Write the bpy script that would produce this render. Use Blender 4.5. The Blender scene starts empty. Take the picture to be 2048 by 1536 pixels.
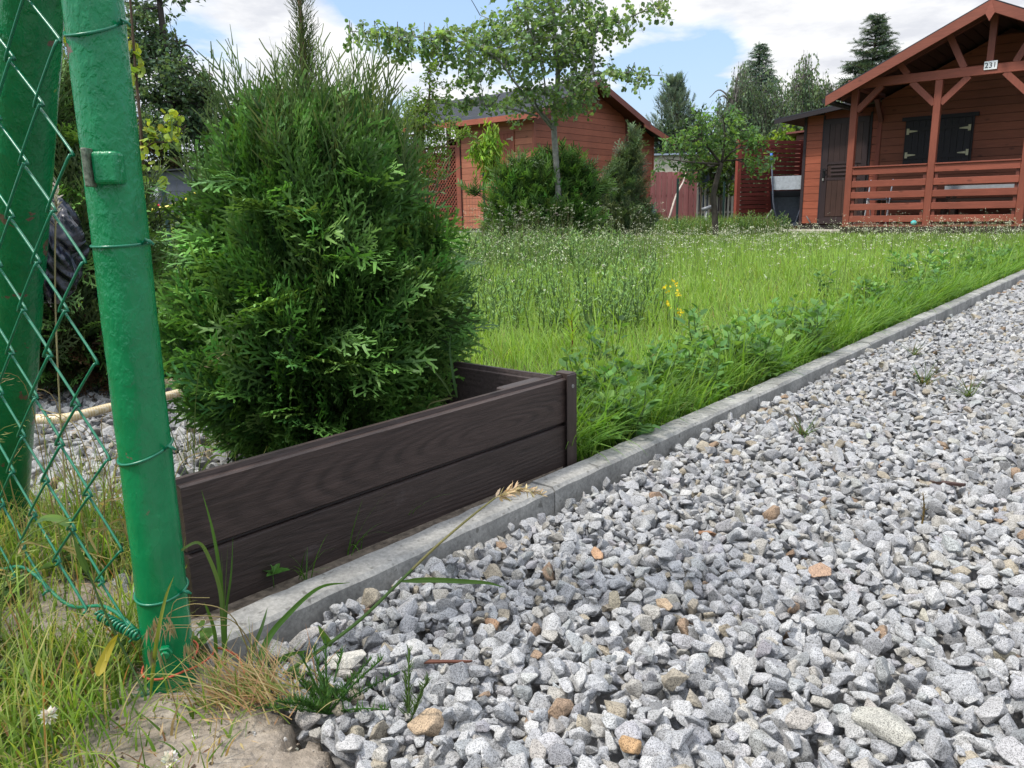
import bpy, bmesh, math, random
import numpy as np
from mathutils import Vector, Matrix
random.seed(7); rng = np.random.default_rng(7)
SC = bpy.context.scene
COL = SC.collection
R = math.radians
# ------------------------------------------------------------------ camera model (photo pixels 2048 x 1536)
FPX, HZ, ROLL, CH = 1538.0, 420.0, R(1.2), 0.52
PITCH = math.atan((768 - HZ) / FPX)
def ray(px, py):
    a = (px - 1024) / FPX; b = -(py - 768) / FPX
    r = a*math.cos(ROLL) + b*math.sin(ROLL); u = -a*math.sin(ROLL) + b*math.cos(ROLL)
    return np.array([r, math.cos(PITCH) + u*math.sin(PITCH), u*math.cos(PITCH) - math.sin(PITCH)])
def gnd(px, py, z=0.0):
    d = ray(px, py); return d*((z - CH)/d[2]) + np.array([0, 0, CH])
def at(px, py, Y):
    d = ray(px, py); return d*(Y/d[1]) + np.array([0, 0, CH])
cd = bpy.data.cameras.new('camera'); cam = bpy.data.objects.new('camera', cd); COL.objects.link(cam)
cd.sensor_fit = 'HORIZONTAL'; cd.sensor_width = 36; cd.lens = FPX/2048*36; cd.clip_start = .02; cd.clip_end = 400
R0 = Vector((1, 0, 0)); U0 = Vector((0, math.sin(PITCH), math.cos(PITCH)))
cx_ = R0*math.cos(ROLL) - U0*math.sin(ROLL); cy_ = R0*math.sin(ROLL) + U0*math.cos(ROLL); cz_ = cx_.cross(cy_)
cam.matrix_world = Matrix(((cx_.x, cy_.x, cz_.x, 0), (cx_.y, cy_.y, cz_.y, 0), (cx_.z, cy_.z, cz_.z, CH), (0, 0, 0, 1)))
SC.camera = cam
# ------------------------------------------------------------------ materials
def nodes(name):
    m = bpy.data.materials.new(name); m.use_nodes = True; t = m.node_tree; t.nodes.clear()
    return m, t
class G:
    """tiny node helper"""
    def __init__(s, name):
        s.m, s.t = nodes(name); s.out = s.n('ShaderNodeOutputMaterial')
    def n(s, typ, **kw):
        x = s.t.nodes.new(typ)
        for k, v in kw.items():
            if k in x.inputs: s.put(x.inputs[k], v)
            else: setattr(x, k, v)
        return x
    def put(s, inp, v):
        if isinstance(v, bpy.types.NodeSocket): s.t.links.new(v, inp)
        else: inp.default_value = v
    def coord(s, scale=(1, 1, 1), rot=(0, 0, 0), kind='Object'):
        c = s.n('ShaderNodeTexCoord'); mp = s.n('ShaderNodeMapping')
        s.t.links.new(c.outputs[kind], mp.inputs[0]); mp.inputs['Scale'].default_value = scale; mp.inputs['Rotation'].default_value = rot
        return mp.outputs[0]
    def noise(s, vec, scale, detail=4, rough=.6, dist=0):
        x = s.n('ShaderNodeTexNoise'); s.put(x.inputs['Vector'], vec); x.inputs['Scale'].default_value = scale
        x.inputs['Detail'].default_value = detail; x.inputs['Roughness'].default_value = rough; x.inputs['Distortion'].default_value = dist
        return x.outputs['Fac']
    def ramp(s, fac, stops, interp='LINEAR'):
        x = s.n('ShaderNodeValToRGB'); s.put(x.inputs[0], fac); cr = x.color_ramp; cr.interpolation = interp
        while len(cr.elements) < len(stops): cr.elements.new(.5)
        for e, (p, c) in zip(cr.elements, stops):
            e.position = p; e.color = (c, c, c, 1) if isinstance(c, (int, float)) else (*c, 1)
        return x.outputs[0]
    def mix(s, fac, a, b, mode='MIX'):
        x = s.n('ShaderNodeMix', data_type='RGBA', blend_type=mode)
        s.put(x.inputs[0], fac)
        for i, v in ((6, a), (7, b)):
            s.put(x.inputs[i], (*v, 1) if isinstance(v, tuple) and len(v) == 3 else v)
        return x.outputs[2]
    def math(s, op, a, b=0.0):
        x = s.n('ShaderNodeMath', operation=op); s.put(x.inputs[0], a); s.put(x.inputs[1], b); return x.outputs[0]
    def attr(s):
        return s.n('ShaderNodeAttribute', attribute_name='Col').outputs['Color']
    def bump(s, h, strength=.3, dist=.01, normal=None):
        x = s.n('ShaderNodeBump'); s.put(x.inputs['Height'], h); x.inputs['Strength'].default_value = strength; x.inputs['Distance'].default_value = dist
        if normal is not None: s.put(x.inputs['Normal'], normal)
        return x.outputs[0]
    def bsdf(s, color, rough=.6, normal=None, spec=.5, metallic=0.0, coat=0.0):
        x = s.n('ShaderNodeBsdfPrincipled'); s.put(x.inputs['Base Color'], (*color, 1) if isinstance(color, tuple) and len(color) == 3 else color)
        s.put(x.inputs['Roughness'], rough); x.inputs['Specular IOR Level'].default_value = spec; s.put(x.inputs['Metallic'], metallic)
        x.inputs['Coat Weight'].default_value = coat
        if normal is not None: s.put(x.inputs['Normal'], normal)
        return x.outputs[0]
    def done(s, sh):
        s.put(s.out.inputs[0], sh); return s.m
def leaf_mat(name, rough=.45, trans=.35, spec=.35, tint=(1.15, 1.1, .5)):
    g = G(name); c = g.attr()
    v = g.noise(g.coord(), 9, 2); c = g.mix(1.0, c, g.ramp(v, [(.3, .72), (.7, 1.25)]), 'MULTIPLY')
    b = g.bsdf(c, rough, spec=spec)
    t = g.n('ShaderNodeBsdfTranslucent'); g.put(t.inputs[0], g.mix(1.0, c, (*tint,), 'MULTIPLY'))
    mx = g.n('ShaderNodeMixShader'); mx.inputs[0].default_value = trans; g.put(mx.inputs[1], b); g.put(mx.inputs[2], t.outputs[0])
    return g.done(mx.outputs[0])
def wood_mat(name, axis, base=(1, 1, 1), rough=.55, gscale=1.0, contrast=(.72, 1.15), knots=True, spec=.3, bstr=.35, dirt=None, rings=False):
    """wood grain stretched along the axis; base colour from the board's own tone (Col) times base"""
    g = G(name); sc = {'x': (1.2, 16, 16), 'y': (16, 1.2, 16), 'z': (16, 16, 1.2)}[axis]
    vec = g.coord(tuple(v*gscale for v in sc))
    n1 = g.noise(vec, 3.0, 5, .65, .6); n2 = g.noise(vec, 14, 3, .6, .2)
    gr = g.math('ADD', g.math('MULTIPLY', n1, .65), g.math('MULTIPLY', n2, .35))
    c = g.mix(1.0, g.attr(), (*base,), 'MULTIPLY')
    c = g.mix(1.0, c, g.ramp(gr, [(.32, contrast[0]), (.68, contrast[1])]), 'MULTIPLY')
    if knots:
        ks = {'x': (1.0, 2.2, 2.2), 'y': (2.2, 1.0, 2.2), 'z': (2.2, 2.2, 1.0)}[axis]
        vo = g.n('ShaderNodeTexVoronoi'); g.put(vo.inputs['Vector'], g.coord(tuple(k*gscale for k in ks))); vo.inputs['Scale'].default_value = 2.6
        c = g.mix(1.0, c, g.ramp(vo.outputs['Distance'], [(.0, .5), (.075, .62), (.13, 1.0)]), 'MULTIPLY')
    big = g.noise(g.coord(), 1.7*gscale, 3, .6); c = g.mix(1.0, c, g.ramp(big, [(.3, .86), (.7, 1.1)]), 'MULTIPLY')
    if rings:
        wv = g.n('ShaderNodeTexWave', wave_type='RINGS', rings_direction='Y'); cc_ = g.n('ShaderNodeTexCoord'); mp_ = g.n('ShaderNodeMapping'); g.t.links.new(cc_.outputs['Object'], mp_.inputs[0]); mp_.inputs['Scale'].default_value = (.16, 1, 1); mp_.inputs['Location'].default_value = (-.60*.16, 0, -.128)
        g.put(wv.inputs['Vector'], mp_.outputs[0]); wv.inputs['Scale'].default_value = 40; wv.inputs['Distortion'].default_value = 5; wv.inputs['Detail'].default_value = 3; wv.inputs['Detail Scale'].default_value = .35; wv.inputs['Detail Roughness'].default_value = .7
        fade = g.ramp(g.noise(g.coord((1, 6, 6)), 3.1, 3), [(.42, 0), (.62, 1)])
        c = g.mix(fade, c, g.mix(1.0, c, g.ramp(wv.outputs['Fac'], [(.05, .70), (.4, 1.0), (.9, 1.15)]), 'MULTIPLY')); gr = g.math('ADD', gr, g.math('MULTIPLY', g.math('MULTIPLY', wv.outputs['Fac'], fade), .12))
    if dirt:
        d = g.noise(g.coord(), dirt[0], 5, .75); c = g.mix(g.ramp(d, [(.62, 0.0), (.78, dirt[1])]), c, dirt[2])
    return g.done(g.bsdf(c, rough, g.bump(gr, bstr, .004/gscale), spec=spec))
def plain_mat(name, color=None, rough=.6, nscale=20, var=(.85, 1.1), bstr=.15, bd=.003, spec=.4, metallic=0.0, coat=0.0):
    g = G(name); c = g.attr() if color is None else None
    n = g.noise(g.coord(), nscale, 4, .65)
    r = g.ramp(n, [(.3, var[0]), (.7, var[1])])
    c = g.mix(1.0, c if c is not None else (*color,), r, 'MULTIPLY')
    return g.done(g.bsdf(c, rough, g.bump(n, bstr, bd), spec=spec, metallic=metallic, coat=coat))
# ------------------------------------------------------------------ mesh helpers
WHITE = (1, 1, 1)
def nrm(v):
    v = np.asarray(v, float); return v/np.maximum(np.linalg.norm(v, axis=-1, keepdims=True), 1e-9)
class MB:
    def __init__(s): s.V = []; s.F = []; s.C = []; s.nv = 0; s.smooth = []
    def add(s, V, F, col=WHITE, smooth=False):
        """V (n,3); F list of index tuples or (m,k) array; col one colour or (m,3)"""
        V = np.asarray(V, float).reshape(-1, 3)
        groups = {}
        if isinstance(F, np.ndarray): groups[F.shape[1]] = (F, np.arange(len(F)))
        else:
            ks = {}
            for i, f in enumerate(F): ks.setdefault(len(f), []).append((i, f))
            for k, l in ks.items(): groups[k] = (np.array([f for _, f in l]), np.array([i for i, _ in l]))
        nf = len(F); cc = np.asarray(col, float)
        cc = np.broadcast_to(cc, (nf, 3)) if cc.ndim == 1 else cc
        for k, (fa, ia) in groups.items():
            s.F.append(fa + s.nv); s.C.append(cc[ia]); s.smooth.append(np.full(len(fa), smooth))
        s.V.append(V); s.nv += len(V)
        return s
    def box(s, lo, hi, col=WHITE, bev=0.0):
        x0, y0, z0 = lo; x1, y1, z1 = hi
        V = [(x0, y0, z0), (x1, y0, z0), (x1, y1, z0), (x0, y1, z0), (x0, y0, z1), (x1, y0, z1), (x1, y1, z1), (x0, y1, z1)]
        return s.add(V, [(0, 3, 2, 1), (4, 5, 6, 7), (0, 1, 5, 4), (1, 2, 6, 5), (2, 3, 7, 6), (3, 0, 4, 7)], col)
    def beam(s, p0, p1, w, h, up=(0, 0, 1), col=WHITE):
        p0 = np.array(p0, float); p1 = np.array(p1, float); d = nrm(p1 - p0); up = np.array(up, float)
        x = nrm(np.cross(d, up)); z = np.cross(x, d); V = []
        for p in (p0, p1):
            for a, b in ((-1, -1), (1, -1), (1, 1), (-1, 1)): V.append(p + x*a*w/2 + z*b*h/2)
        return s.add(V, [(0, 1, 2, 3), (7, 6, 5, 4), (0, 4, 5, 1), (1, 5, 6, 2), (2, 6, 7, 3), (3, 7, 4, 0)], col)
    def prism(s, poly, a0, a1, axis='y', col=WHITE):
        """poly of (u,z) (axis y: u=x; axis x: u=y), extruded a0..a1"""
        n = len(poly); V = []
        for a in (a0, a1):
            for u, z in poly: V.append((u, a, z) if axis == 'y' else (a, u, z) if axis == 'x' else (u, z, a))
        F = [tuple(range(n)), tuple(range(2*n-1, n-1, -1))] + [(i, i+n, (i+1) % n+n, (i+1) % n) for i in range(n)]
        return s.add(V, F, col)
    def tube(s, pts, rad, sides=8, col=WHITE, smooth=True, caps=True):
        P = np.array(pts, float); n = len(P); rad = np.broadcast_to(np.asarray(rad, float), (n,))
        T = nrm(np.gradient(P, axis=0)); up = np.array([0, 0, 1.]) if abs(T[0][2]) < .9 else np.array([1., 0, 0])
        x = nrm(np.cross(T[0], up)); V = []
        for i in range(n):
            x = nrm(x - T[i]*np.dot(x, T[i])); y = np.cross(T[i], x)
            a = np.arange(sides)*2*math.pi/sides
            V.append(P[i] + rad[i]*(np.outer(np.cos(a), x) + np.outer(np.sin(a), y)))
        V = np.concatenate(V); i = np.arange(n-1)[:, None]*sides; j = np.arange(sides)[None, :]; j2 = (j+1) % sides
        F = np.stack([i+j, i+j2, i+sides+j2, i+sides+j], -1).reshape(-1, 4)
        s.add(V, F, col, smooth)
        if caps and sides > 2:
            b = s.nv - len(V)
            s.F.append(np.array([list(range(sides))[::-1]]) + b); s.C.append(np.array([np.asarray(col, float).reshape(-1, 3)[0]])); s.smooth.append(np.array([False]))
            s.F.append(np.array([list(range(sides))]) + b + (n-1)*sides); s.C.append(np.array([np.asarray(col, float).reshape(-1, 3)[0]])); s.smooth.append(np.array([False]))
        return s
    def inst(s, V, F, M, O, S=None, col=WHITE, fcol=None, smooth=False):
        """copies of proto (V,F ndarray) with frames M (n,3,3 columns), origins O (n,3), scales S (n,) or (n,3), colours (n,3)"""
        V = np.asarray(V, float); n = len(O); k = len(V)
        if S is None: S = np.ones(n)
        S = np.asarray(S, float); S = S[:, None] if S.ndim == 1 else S
        W = np.einsum('nij,nkj->nki', M, V[None]*S[:, None, :]) + O[:, None, :]
        FF = (F[None] + (np.arange(n)*k)[:, None, None]).reshape(-1, F.shape[1])
        c = np.broadcast_to(np.asarray(col, float), (n, 3))[:, None, :]
        if fcol is not None: c = c*np.asarray(fcol)[None]
        c = np.broadcast_to(c, (n, len(F), 3)).reshape(-1, 3)
        return s.add(W.reshape(-1, 3), FF, c, smooth)
    def build(s, name, mat, parent=None, **props):
        V = np.concatenate(s.V) if s.V else np.zeros((0, 3))
        me = bpy.data.meshes.new(name); tot = [f.shape for f in s.F]
        me.vertices.add(len(V)); me.vertices.foreach_set('co', V.astype(np.float32).ravel())
        nl = sum(a*b for a, b in tot); nf = sum(a for a, b in tot)
        me.loops.add(nl); me.polygons.add(nf)
        me.loops.foreach_set('vertex_index', np.concatenate([f.ravel() for f in s.F]).astype(np.int32))
        sizes = np.concatenate([np.full(a, b) for a, b in tot]); st = np.concatenate([[0], np.cumsum(sizes)[:-1]])
        me.polygons.foreach_set('loop_start', st.astype(np.int32))
        me.polygons.foreach_set('use_smooth', np.concatenate(s.smooth))
        me.update(calc_edges=True)
        C = np.concatenate(s.C); C4 = np.concatenate([C, np.ones((len(C), 1))], 1)
        at_ = me.color_attributes.new('Col', 'FLOAT_COLOR', 'CORNER'); at_.data.foreach_set('color', np.repeat(C4, sizes, axis=0).astype(np.float32).ravel())
        me.validate(); me.materials.append(mat)
        o = bpy.data.objects.new(name, me); COL.objects.link(o)
        if parent: o.parent = parent
        for k, v in props.items(): o[{'cat': 'category'}.get(k, k)] = v
        return o
def thing(name, label, cat, loc=(0, 0, 0), rz=0.0, group=None):
    o = bpy.data.objects.new(name, None); COL.objects.link(o); o.empty_display_size = .1
    o.location = loc; o.rotation_euler = (0, 0, rz); o['label'] = label; o['category'] = cat
    if group: o['group'] = group
    return o
def bevel(o, w, seg=1):
    m = o.modifiers.new('bevel', 'BEVEL'); m.width = w; m.segments = seg; m.limit_method = 'ANGLE'; m.angle_limit = R(40)
    return o
def frames(D, N):
    """columns X,D,Z: D the proto's +Y axis, N the wish for its +Z"""
    D = nrm(D); X = nrm(np.cross(D, N)); Z = np.cross(X, D)
    return np.stack([X, D, Z], -1)
def rdir(n, up=0.0):
    v = rng.normal(size=(n, 3)); v[:, 2] += up; return nrm(v)
def jcol(n, base, v=.15, h=.06):
    """n colours around base: brightness and hue jitter"""
    b = np.asarray(base)[None]*(1 + rng.normal(0, v, (n, 1))); b = b*(1 + rng.normal(0, h, (n, 3))); return np.clip(b, .003, .95)
def mixcol(n, cols, w, v=.12, h=.05):
    i = rng.choice(len(cols), n, p=np.array(w)/sum(w)); return jcol(n, (1, 1, 1), v, h)*np.asarray(cols)[i]
def smooth_path(pts, k=8):
    P = [np.array(p, float) for p in pts]; P = [2*P[0]-P[1]] + P + [2*P[-1]-P[-2]]; out = []
    for i in range(1, len(P)-2):
        for j in range(k):
            t = j/k; a, b, c, d = P[i-1:i+3]
            out.append(.5*((2*b) + (c-a)*t + (2*a-5*b+4*c-d)*t*t + (3*b-a-3*c+d)*t**3))
    out.append(P[-2]); return np.array(out)
# leaf prototypes: lie in XY, stem at origin, grow along +Y, unit length
def leaf_proto(kind):
    if kind == 'diamond':
        V = [(0, 0, 0), (.28, .45, .06), (0, 1, 0), (-.28, .45, .06)]; F = [[0, 1, 2], [0, 2, 3]]
    elif kind == 'round':
        V = [(0, 0, 0), (.4, .2, .05), (.5, .6, .02), (.2, .95, -.05), (-.2, .95, -.05), (-.5, .6, .02), (-.4, .2, .05)]
        F = [[0, 1, 2], [0, 2, 3], [0, 3, 4], [0, 4, 5], [0, 5, 6]]
    elif kind == 'awn':
        V = [(0, 0, 0), (.06, .3, .02), (.0, 1, 0), (-.06, .3, .02)]; F = [[0, 1, 2], [0, 2, 3]]
    elif kind == 'lance':
        V = [(0, 0, 0), (.11, .35, .03), (.08, .7, .02), (0, 1, -.04), (-.08, .7, .02), (-.11, .35, .03), (0, .35, -.01), (0, .7, -.02)]
        F = [[0, 1, 6], [1, 2, 7], [1, 7, 6], [2, 3, 7], [0, 6, 5], [5, 6, 7], [5, 7, 4], [4, 7, 3]]
    else:  # lobed broad leaf, folded along the midrib, tip drooping
        L = [(0, 0, 0), (.10, .12, .02), (.34, .2, .09), (.30, .34, .07), (.42, .46, .08), (.28, .62, .04), (.2, .8, -.02), (0, 1, -.14)]
        mid = [(0, .2, 0), (0, .46, 0), (0, .74, -.05)]
        L = [(x*.78, y, z) for x, y, z in L]; V = L + [(-x, y, z) for x, y, z in L[1:-1]] + mid
        m0, m1, m2 = 14, 15, 16
        F = [[0, 1, m0], [1, 2, m0], [2, 3, m0], [3, m1, m0], [3, 4, m1], [4, 5, m1], [5, m2, m1], [5, 6, m2], [6, 7, m2]]
        F += [[0, m0, 8], [8, m0, 9], [9, m0, 10], [10, m0, m1], [10, m1, 11], [11, m1, 12], [12, m1, m2], [12, m2, 13], [13, m2, 7]]
    return np.array(V, float), np.array(F)
LEAF = {k: leaf_proto(k) for k in ('diamond', 'round', 'lance', 'lobed', 'awn')}
def put_leaves(mb, kind, P, D, size, col, flop=.5):
    n = len(P); N = nrm(rng.normal(size=(n, 3))*flop + np.array([0, 0, 1.]))
    V, F = LEAF[kind]; mb.inst(V, F, frames(D, N), P, np.asarray(size)*np.ones(n), col)
def blades(mb, P, h, w, az, lean, bend, col, seg=4, tipcol=None):
    """grass blades: base P (n,3), height h, width w, azimuth az, lean and bend (radians)"""
    n = len(P); h = np.broadcast_to(h, (n,)); w = np.broadcast_to(w, (n,))
    lean = np.broadcast_to(lean, (n,)); bend = np.broadcast_to(bend, (n,))
    dx = np.stack([np.cos(az), np.sin(az), np.zeros(n)], 1)
    tw = az + math.pi/2 + rng.normal(0, .6, n); sx = np.stack([np.cos(tw), np.sin(tw), np.zeros(n)], 1)
    p = P.copy(); rows = []
    for i in range(seg+1):
        t = i/seg; ww = w*(1 - t**1.8)*.5 + 1e-4
        rows.append(p - sx*ww[:, None]); rows.append(p + sx*ww[:, None])
        a = lean + bend*(t + .5/seg)
        p = p + (dx*np.sin(a)[:, None] + np.array([0, 0, 1.])*np.cos(a)[:, None])*(h/seg)[:, None]
    V = np.stack(rows, 1).reshape(-1, 3); k = 2*(seg+1)
    f = np.array([[2*i, 2*i+1, 2*i+3, 2*i+2] for i in range(seg)])
    F = (f[None] + (np.arange(n)*k)[:, None, None]).reshape(-1, 4)
    c = np.repeat(np.asarray(col)[:, None, :], seg, 1)
    if tipcol is not None:
        t = (np.arange(seg)/max(1, seg-1))[None, :, None]**2; c = c*(1-t*.6) + np.asarray(tipcol)*t*.6
    mb.add(V, F, c.reshape(-1, 3))
# ------------------------------------------------------------------ light and sky
SUN_AZ, SUN_EL = R(-112), R(57)           # azimuth from +Y towards +X
sd = Vector((math.sin(SUN_AZ)*math.cos(SUN_EL), math.cos(SUN_AZ)*math.cos(SUN_EL), math.sin(SUN_EL)))
sl = bpy.data.lights.new('sun', 'SUN'); sl.energy = 2.7; sl.angle = R(6); sl.color = (1.0, .95, .87)
so = bpy.data.objects.new('sun', sl); COL.objects.link(so); so.rotation_euler = sd.to_track_quat('Z', 'Y').to_euler()
so.location = (-6, 2, 9)
W = bpy.data.worlds.new('World'); SC.world = W; W.use_nodes = True; wt = W.node_tree; wt.nodes.clear()
g = G.__new__(G); g.t = wt
sky = g.n('ShaderNodeTexSky', sky_type='NISHITA', sun_disc=False, sun_elevation=SUN_EL, sun_rotation=SUN_AZ, altitude=100, air_density=1.3, dust_density=2.2, ozone_density=1.0)
tc = g.n('ShaderNodeTexCoord'); D = tc.outputs['Generated']
sx = g.n('ShaderNodeSeparateXYZ'); g.put(sx.inputs[0], D)
zz = g.math('MAXIMUM', g.math('ADD', sx.outputs[2], .12), .05)
pr = g.n('ShaderNodeVectorMath', operation='DIVIDE'); g.put(pr.inputs[0], D)
cb = g.n('ShaderNodeCombineXYZ')
for i in range(3): g.put(cb.inputs[i], zz)
g.put(pr.inputs[1], cb.outputs[0])
f1 = g.noise(pr.outputs[0], 1.15, 8, .56, .25)
acc = g.math('ADD', g.math('MULTIPLY', f1, 1.7), -.28)
def blob(px, py, rad, amt):
    global acc
    d = nrm(ray(px, py)); v = g.n('ShaderNodeVectorMath', operation='DISTANCE'); g.put(v.inputs[0], D); v.inputs[1].default_value = tuple(d)
    m = g.n('ShaderNodeMapRange', interpolation_type='SMOOTHSTEP'); g.put(m.inputs[0], v.outputs['Value'])
    m.inputs[1].default_value = 0; m.inputs[2].default_value = rad; m.inputs[3].default_value = amt; m.inputs[4].default_value = 0
    acc = g.math('ADD', acc, m.outputs[0])
for b in ((1560, 20, .30, .30), (1850, 60, .25, .26), (1350, -60, .16, .2), (520, 170, .17, .30), (640, 60, .13, .25), (400, -20, .12, .16), (1180, 130, .09, .22),
          (900, 230, .16, .2), (1560, 200, .16, .16), (1390, 130, .11, -.42), (1290, 190, .11, -.36), (1450, 80, .06, -.16), (790, 20, .11, -.38), (900, 10, .10, -.28), (1450, 230, .08, -.15),
          (400, 90, .10, -.28), (1700, 150, .06, -.14)): blob(*b)
hz_ = g.n('ShaderNodeMapRange', interpolation_type='SMOOTHSTEP'); g.put(hz_.inputs[0], sx.outputs[2]); hz_.inputs[1].default_value = .34; hz_.inputs[2].default_value = .7; hz_.inputs[3].default_value = 0; hz_.inputs[4].default_value = .16  # extra unseen cloud added above the view to make the fill light less blue
acc = g.math('ADD', acc, hz_.outputs[0])
mask = g.ramp(acc, [(.50, 0.0), (.62, .62), (.78, 1.0)])
f2 = g.noise(pr.outputs[0], 2.6, 6, .6, .1)
cloud = g.ramp(f2, [(.34, (3.9, 4.0, 4.3)), (.60, (5.6, 5.6, 5.6))])
pale = g.mix(.45, sky.outputs[0], (2.3, 3.5, 5.8), 'MIX')
skyc = g.mix(mask, pale, cloud)
hg = g.n('ShaderNodeMapRange', interpolation_type='SMOOTHSTEP'); g.put(hg.inputs[0], sx.outputs[2]); hg.inputs[1].default_value = .36; hg.inputs[2].default_value = .75; hg.inputs[3].default_value = 1.0; hg.inputs[4].default_value = 2.3  # gain added to the unseen upper sky to strengthen the fill light
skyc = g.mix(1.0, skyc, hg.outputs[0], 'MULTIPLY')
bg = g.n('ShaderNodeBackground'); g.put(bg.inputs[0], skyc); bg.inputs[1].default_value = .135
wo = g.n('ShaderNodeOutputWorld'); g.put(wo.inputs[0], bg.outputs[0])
SC.view_settings.view_transform = 'Standard'; SC.view_settings.look = 'None'; SC.view_settings.exposure = 0.60; SC.view_settings.gamma = 1.0
SC.cycles.max_bounces = 6; SC.cycles.transparent_max_bounces = 6; SC.cycles.use_denoising = True
SC.cycles.sample_clamp_indirect = 6
# ------------------------------------------------------------------ site axes: the drive runs along E, its left side is NL
AZ = R(41.0); E2 = np.array([math.sin(AZ), math.cos(AZ), 0]); NL = np.array([-math.cos(AZ), math.sin(AZ), 0])
KR = np.array([-.356, .866, 0])                        # right top edge of the kerb at its near end
def kerb_pt(t, q, z=0.0): return KR + E2*t + NL*q + np.array([0, 0, z])
KW = .060                                             # kerb width
PC = np.array([.122, 1.532, 0]); PN = np.array([-.425, .927, 0])   # planter corner and near end
PE = nrm(PN - PC); FD = nrm(np.array([-.775, .632, 0]))            # its two directions from the corner
def hill(P):
    y = P[..., 1]; return np.clip((y - 15)/20, 0, 1)**1.5*.35
# ------------------------------------------------------------------ ground
def in_poly(P, poly):
    x, y = P[:, 0], P[:, 1]; c = np.zeros(len(P), bool); n = len(poly)
    for i in range(n):
        x1, y1 = poly[i][:2]; x2, y2 = poly[(i+1) % n][:2]
        if y1 == y2: continue
        c ^= ((y1 > y) != (y2 > y)) & (x < (x2-x1)*(y-y1)/(y2-y1) + x1)
    return c
g = G('soil'); n = g.noise(g.coord(), 6, 8, .7); n2 = g.noise(g.coord(), .35, 4, .6)
c = g.ramp(n, [(.3, (.035, .045, .018)), (.55, (.07, .075, .03)), (.8, (.13, .11, .06))])
c = g.mix(g.ramp(n2, [(.4, 0), (.65, .6)]), c, (.06, .10, .02))
SOIL = g.done(g.bsdf(c, .95, g.bump(n, .6, .02), spec=.1))
gx = np.concatenate([np.linspace(-160, -12, 16), np.linspace(-10, 22, 65), np.linspace(25, 160, 15)])
gy = np.concatenate([[-40, -10, -3], np.linspace(-1, 34, 71), np.linspace(40, 240, 12)])
X, Y = np.meshgrid(gx, gy); Z = hill(np.stack([X, Y], -1)) - .075 + .012*np.sin(X*1.7+Y*.6)*np.cos(Y*1.3)
i = np.arange(len(gy)-1)[:, None]*len(gx) + np.arange(len(gx)-1)[None]; i = i.ravel()
mb = MB(); mb.add(np.stack([X, Y, Z], -1).reshape(-1, 3), np.stack([i, i+1, i+1+len(gx), i+len(gx)], -1), smooth=True)
mb.build('ground', SOIL, kind='structure')
# raised lawn earth left of the kerb
def strip(poly, z0, z1): 
    m = MB(); m.prism([(p[0], p[1]) for p in poly], z0, z1, axis='z'); return m
lawn_poly = [kerb_pt(.74, KW+.004)[:2], kerb_pt(30, KW+.004)[:2], (10, 34), (-30, 34), (-30, 2.5), (PC + FD*2.2)[:2] + np.array([-.0, .0]), (PC + NL*.012+E2*.03)[:2]]
strip(lawn_poly, -.2, -.012).build('lawn_earth', SOIL, kind='structure')
g = G('grit'); n = g.noise(g.coord(), 60, 6, .7); n2 = g.noise(g.coord(), 6, 5, .6)
GRIT = g.done(g.bsdf(g.ramp(n, [(.3, (.16, .155, .15)), (.6, (.30, .29, .28)), (.8, (.42, .41, .4))]), .95, g.bump(n, .8, .01), spec=.2))
mb = MB(); mb.prism([tuple(kerb_pt(-.9, -.003)[:2]), tuple(kerb_pt(-.9, -5)[:2]), tuple(kerb_pt(13, -5)[:2]), tuple(kerb_pt(13, -.003)[:2])], -.2, -.050, axis='z'); mb.build('gravel_drive_bed', GRIT, kind='structure')
plot_poly = [tuple((PC-FD*-.02-E2*.02)[:2]), tuple((PN+NL*.02)[:2]), (-.62, .98), (-1.15, 1.3), (-2.8, 1.6), tuple((PC + FD*3.0)[:2])]
mb = MB(); mb.prism([tuple(p) for p in plot_poly], -.2, -.03, axis='z'); mb.build('gravel_bed_base', GRIT, kind='structure')
# sandy concrete footing round the posts
g = G('sandy_concrete'); v = g.coord(); n = g.noise(v, 7, 8, .7); n2 = g.noise(v, 90, 5, .75); n3 = g.noise(v, 300, 2)
c = g.ramp(n, [(.3, (.19, .155, .12)), (.5, (.30, .255, .205)), (.72, (.41, .37, .32))])
c = g.mix(1.0, c, g.ramp(n2, [(.3, .6), (.7, 1.2)]), 'MULTIPLY'); c = g.mix(g.ramp(n3, [(.68, 0), (.76, .8)]), c, (.5, .47, .42))
paint = g.noise(v, 11, 5, .7, 1.0); c = g.mix(g.ramp(paint, [(.635, 0), (.65, .85)]), c, (.02, .13, .075))
h = g.math('ADD', g.math('MULTIPLY', n, 1.5), g.math('MULTIPLY', n2, .5))
SANDC = g.done(g.bsdf(c, .95, g.bump(h, .8, .012), spec=.15))
foot = [(-.375, .90), (-.355, .845), (-.325, .825), (-.310, .785), (-.275, .765), (-.255, .725), (-.225, .70), (-.185, .67), (-.165, .63), (-.13, .56), (-.11, .4), (-1.2, .35), (-1.5, 1.3), (-1.05, 1.32), (-.82, 1.23), (-.62, 1.06), (-.47, .965)]
res = .012; xs = np.arange(-1.6, 0, res); ys = np.arange(.34, 1.42, res); XX, YY = np.meshgrid(xs, ys)
PP = np.stack([XX.ravel(), YY.ravel()], 1)
wob = .008*np.sin(PP[:, 1]*90+PP[:, 0]*40) + .006*np.sin(PP[:, 0]*130)
ins = in_poly(PP + np.stack([wob, wob], 1), foot).reshape(XX.shape)
Zf = -.004 + .005*np.sin(XX*23+YY*9)*np.cos(YY*31) + .003*np.sin(XX*71)*np.sin(YY*57) - .02*np.clip((XX+.30)/.25, 0, 1)
Zf = np.where(ins, Zf, -.075)
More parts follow.
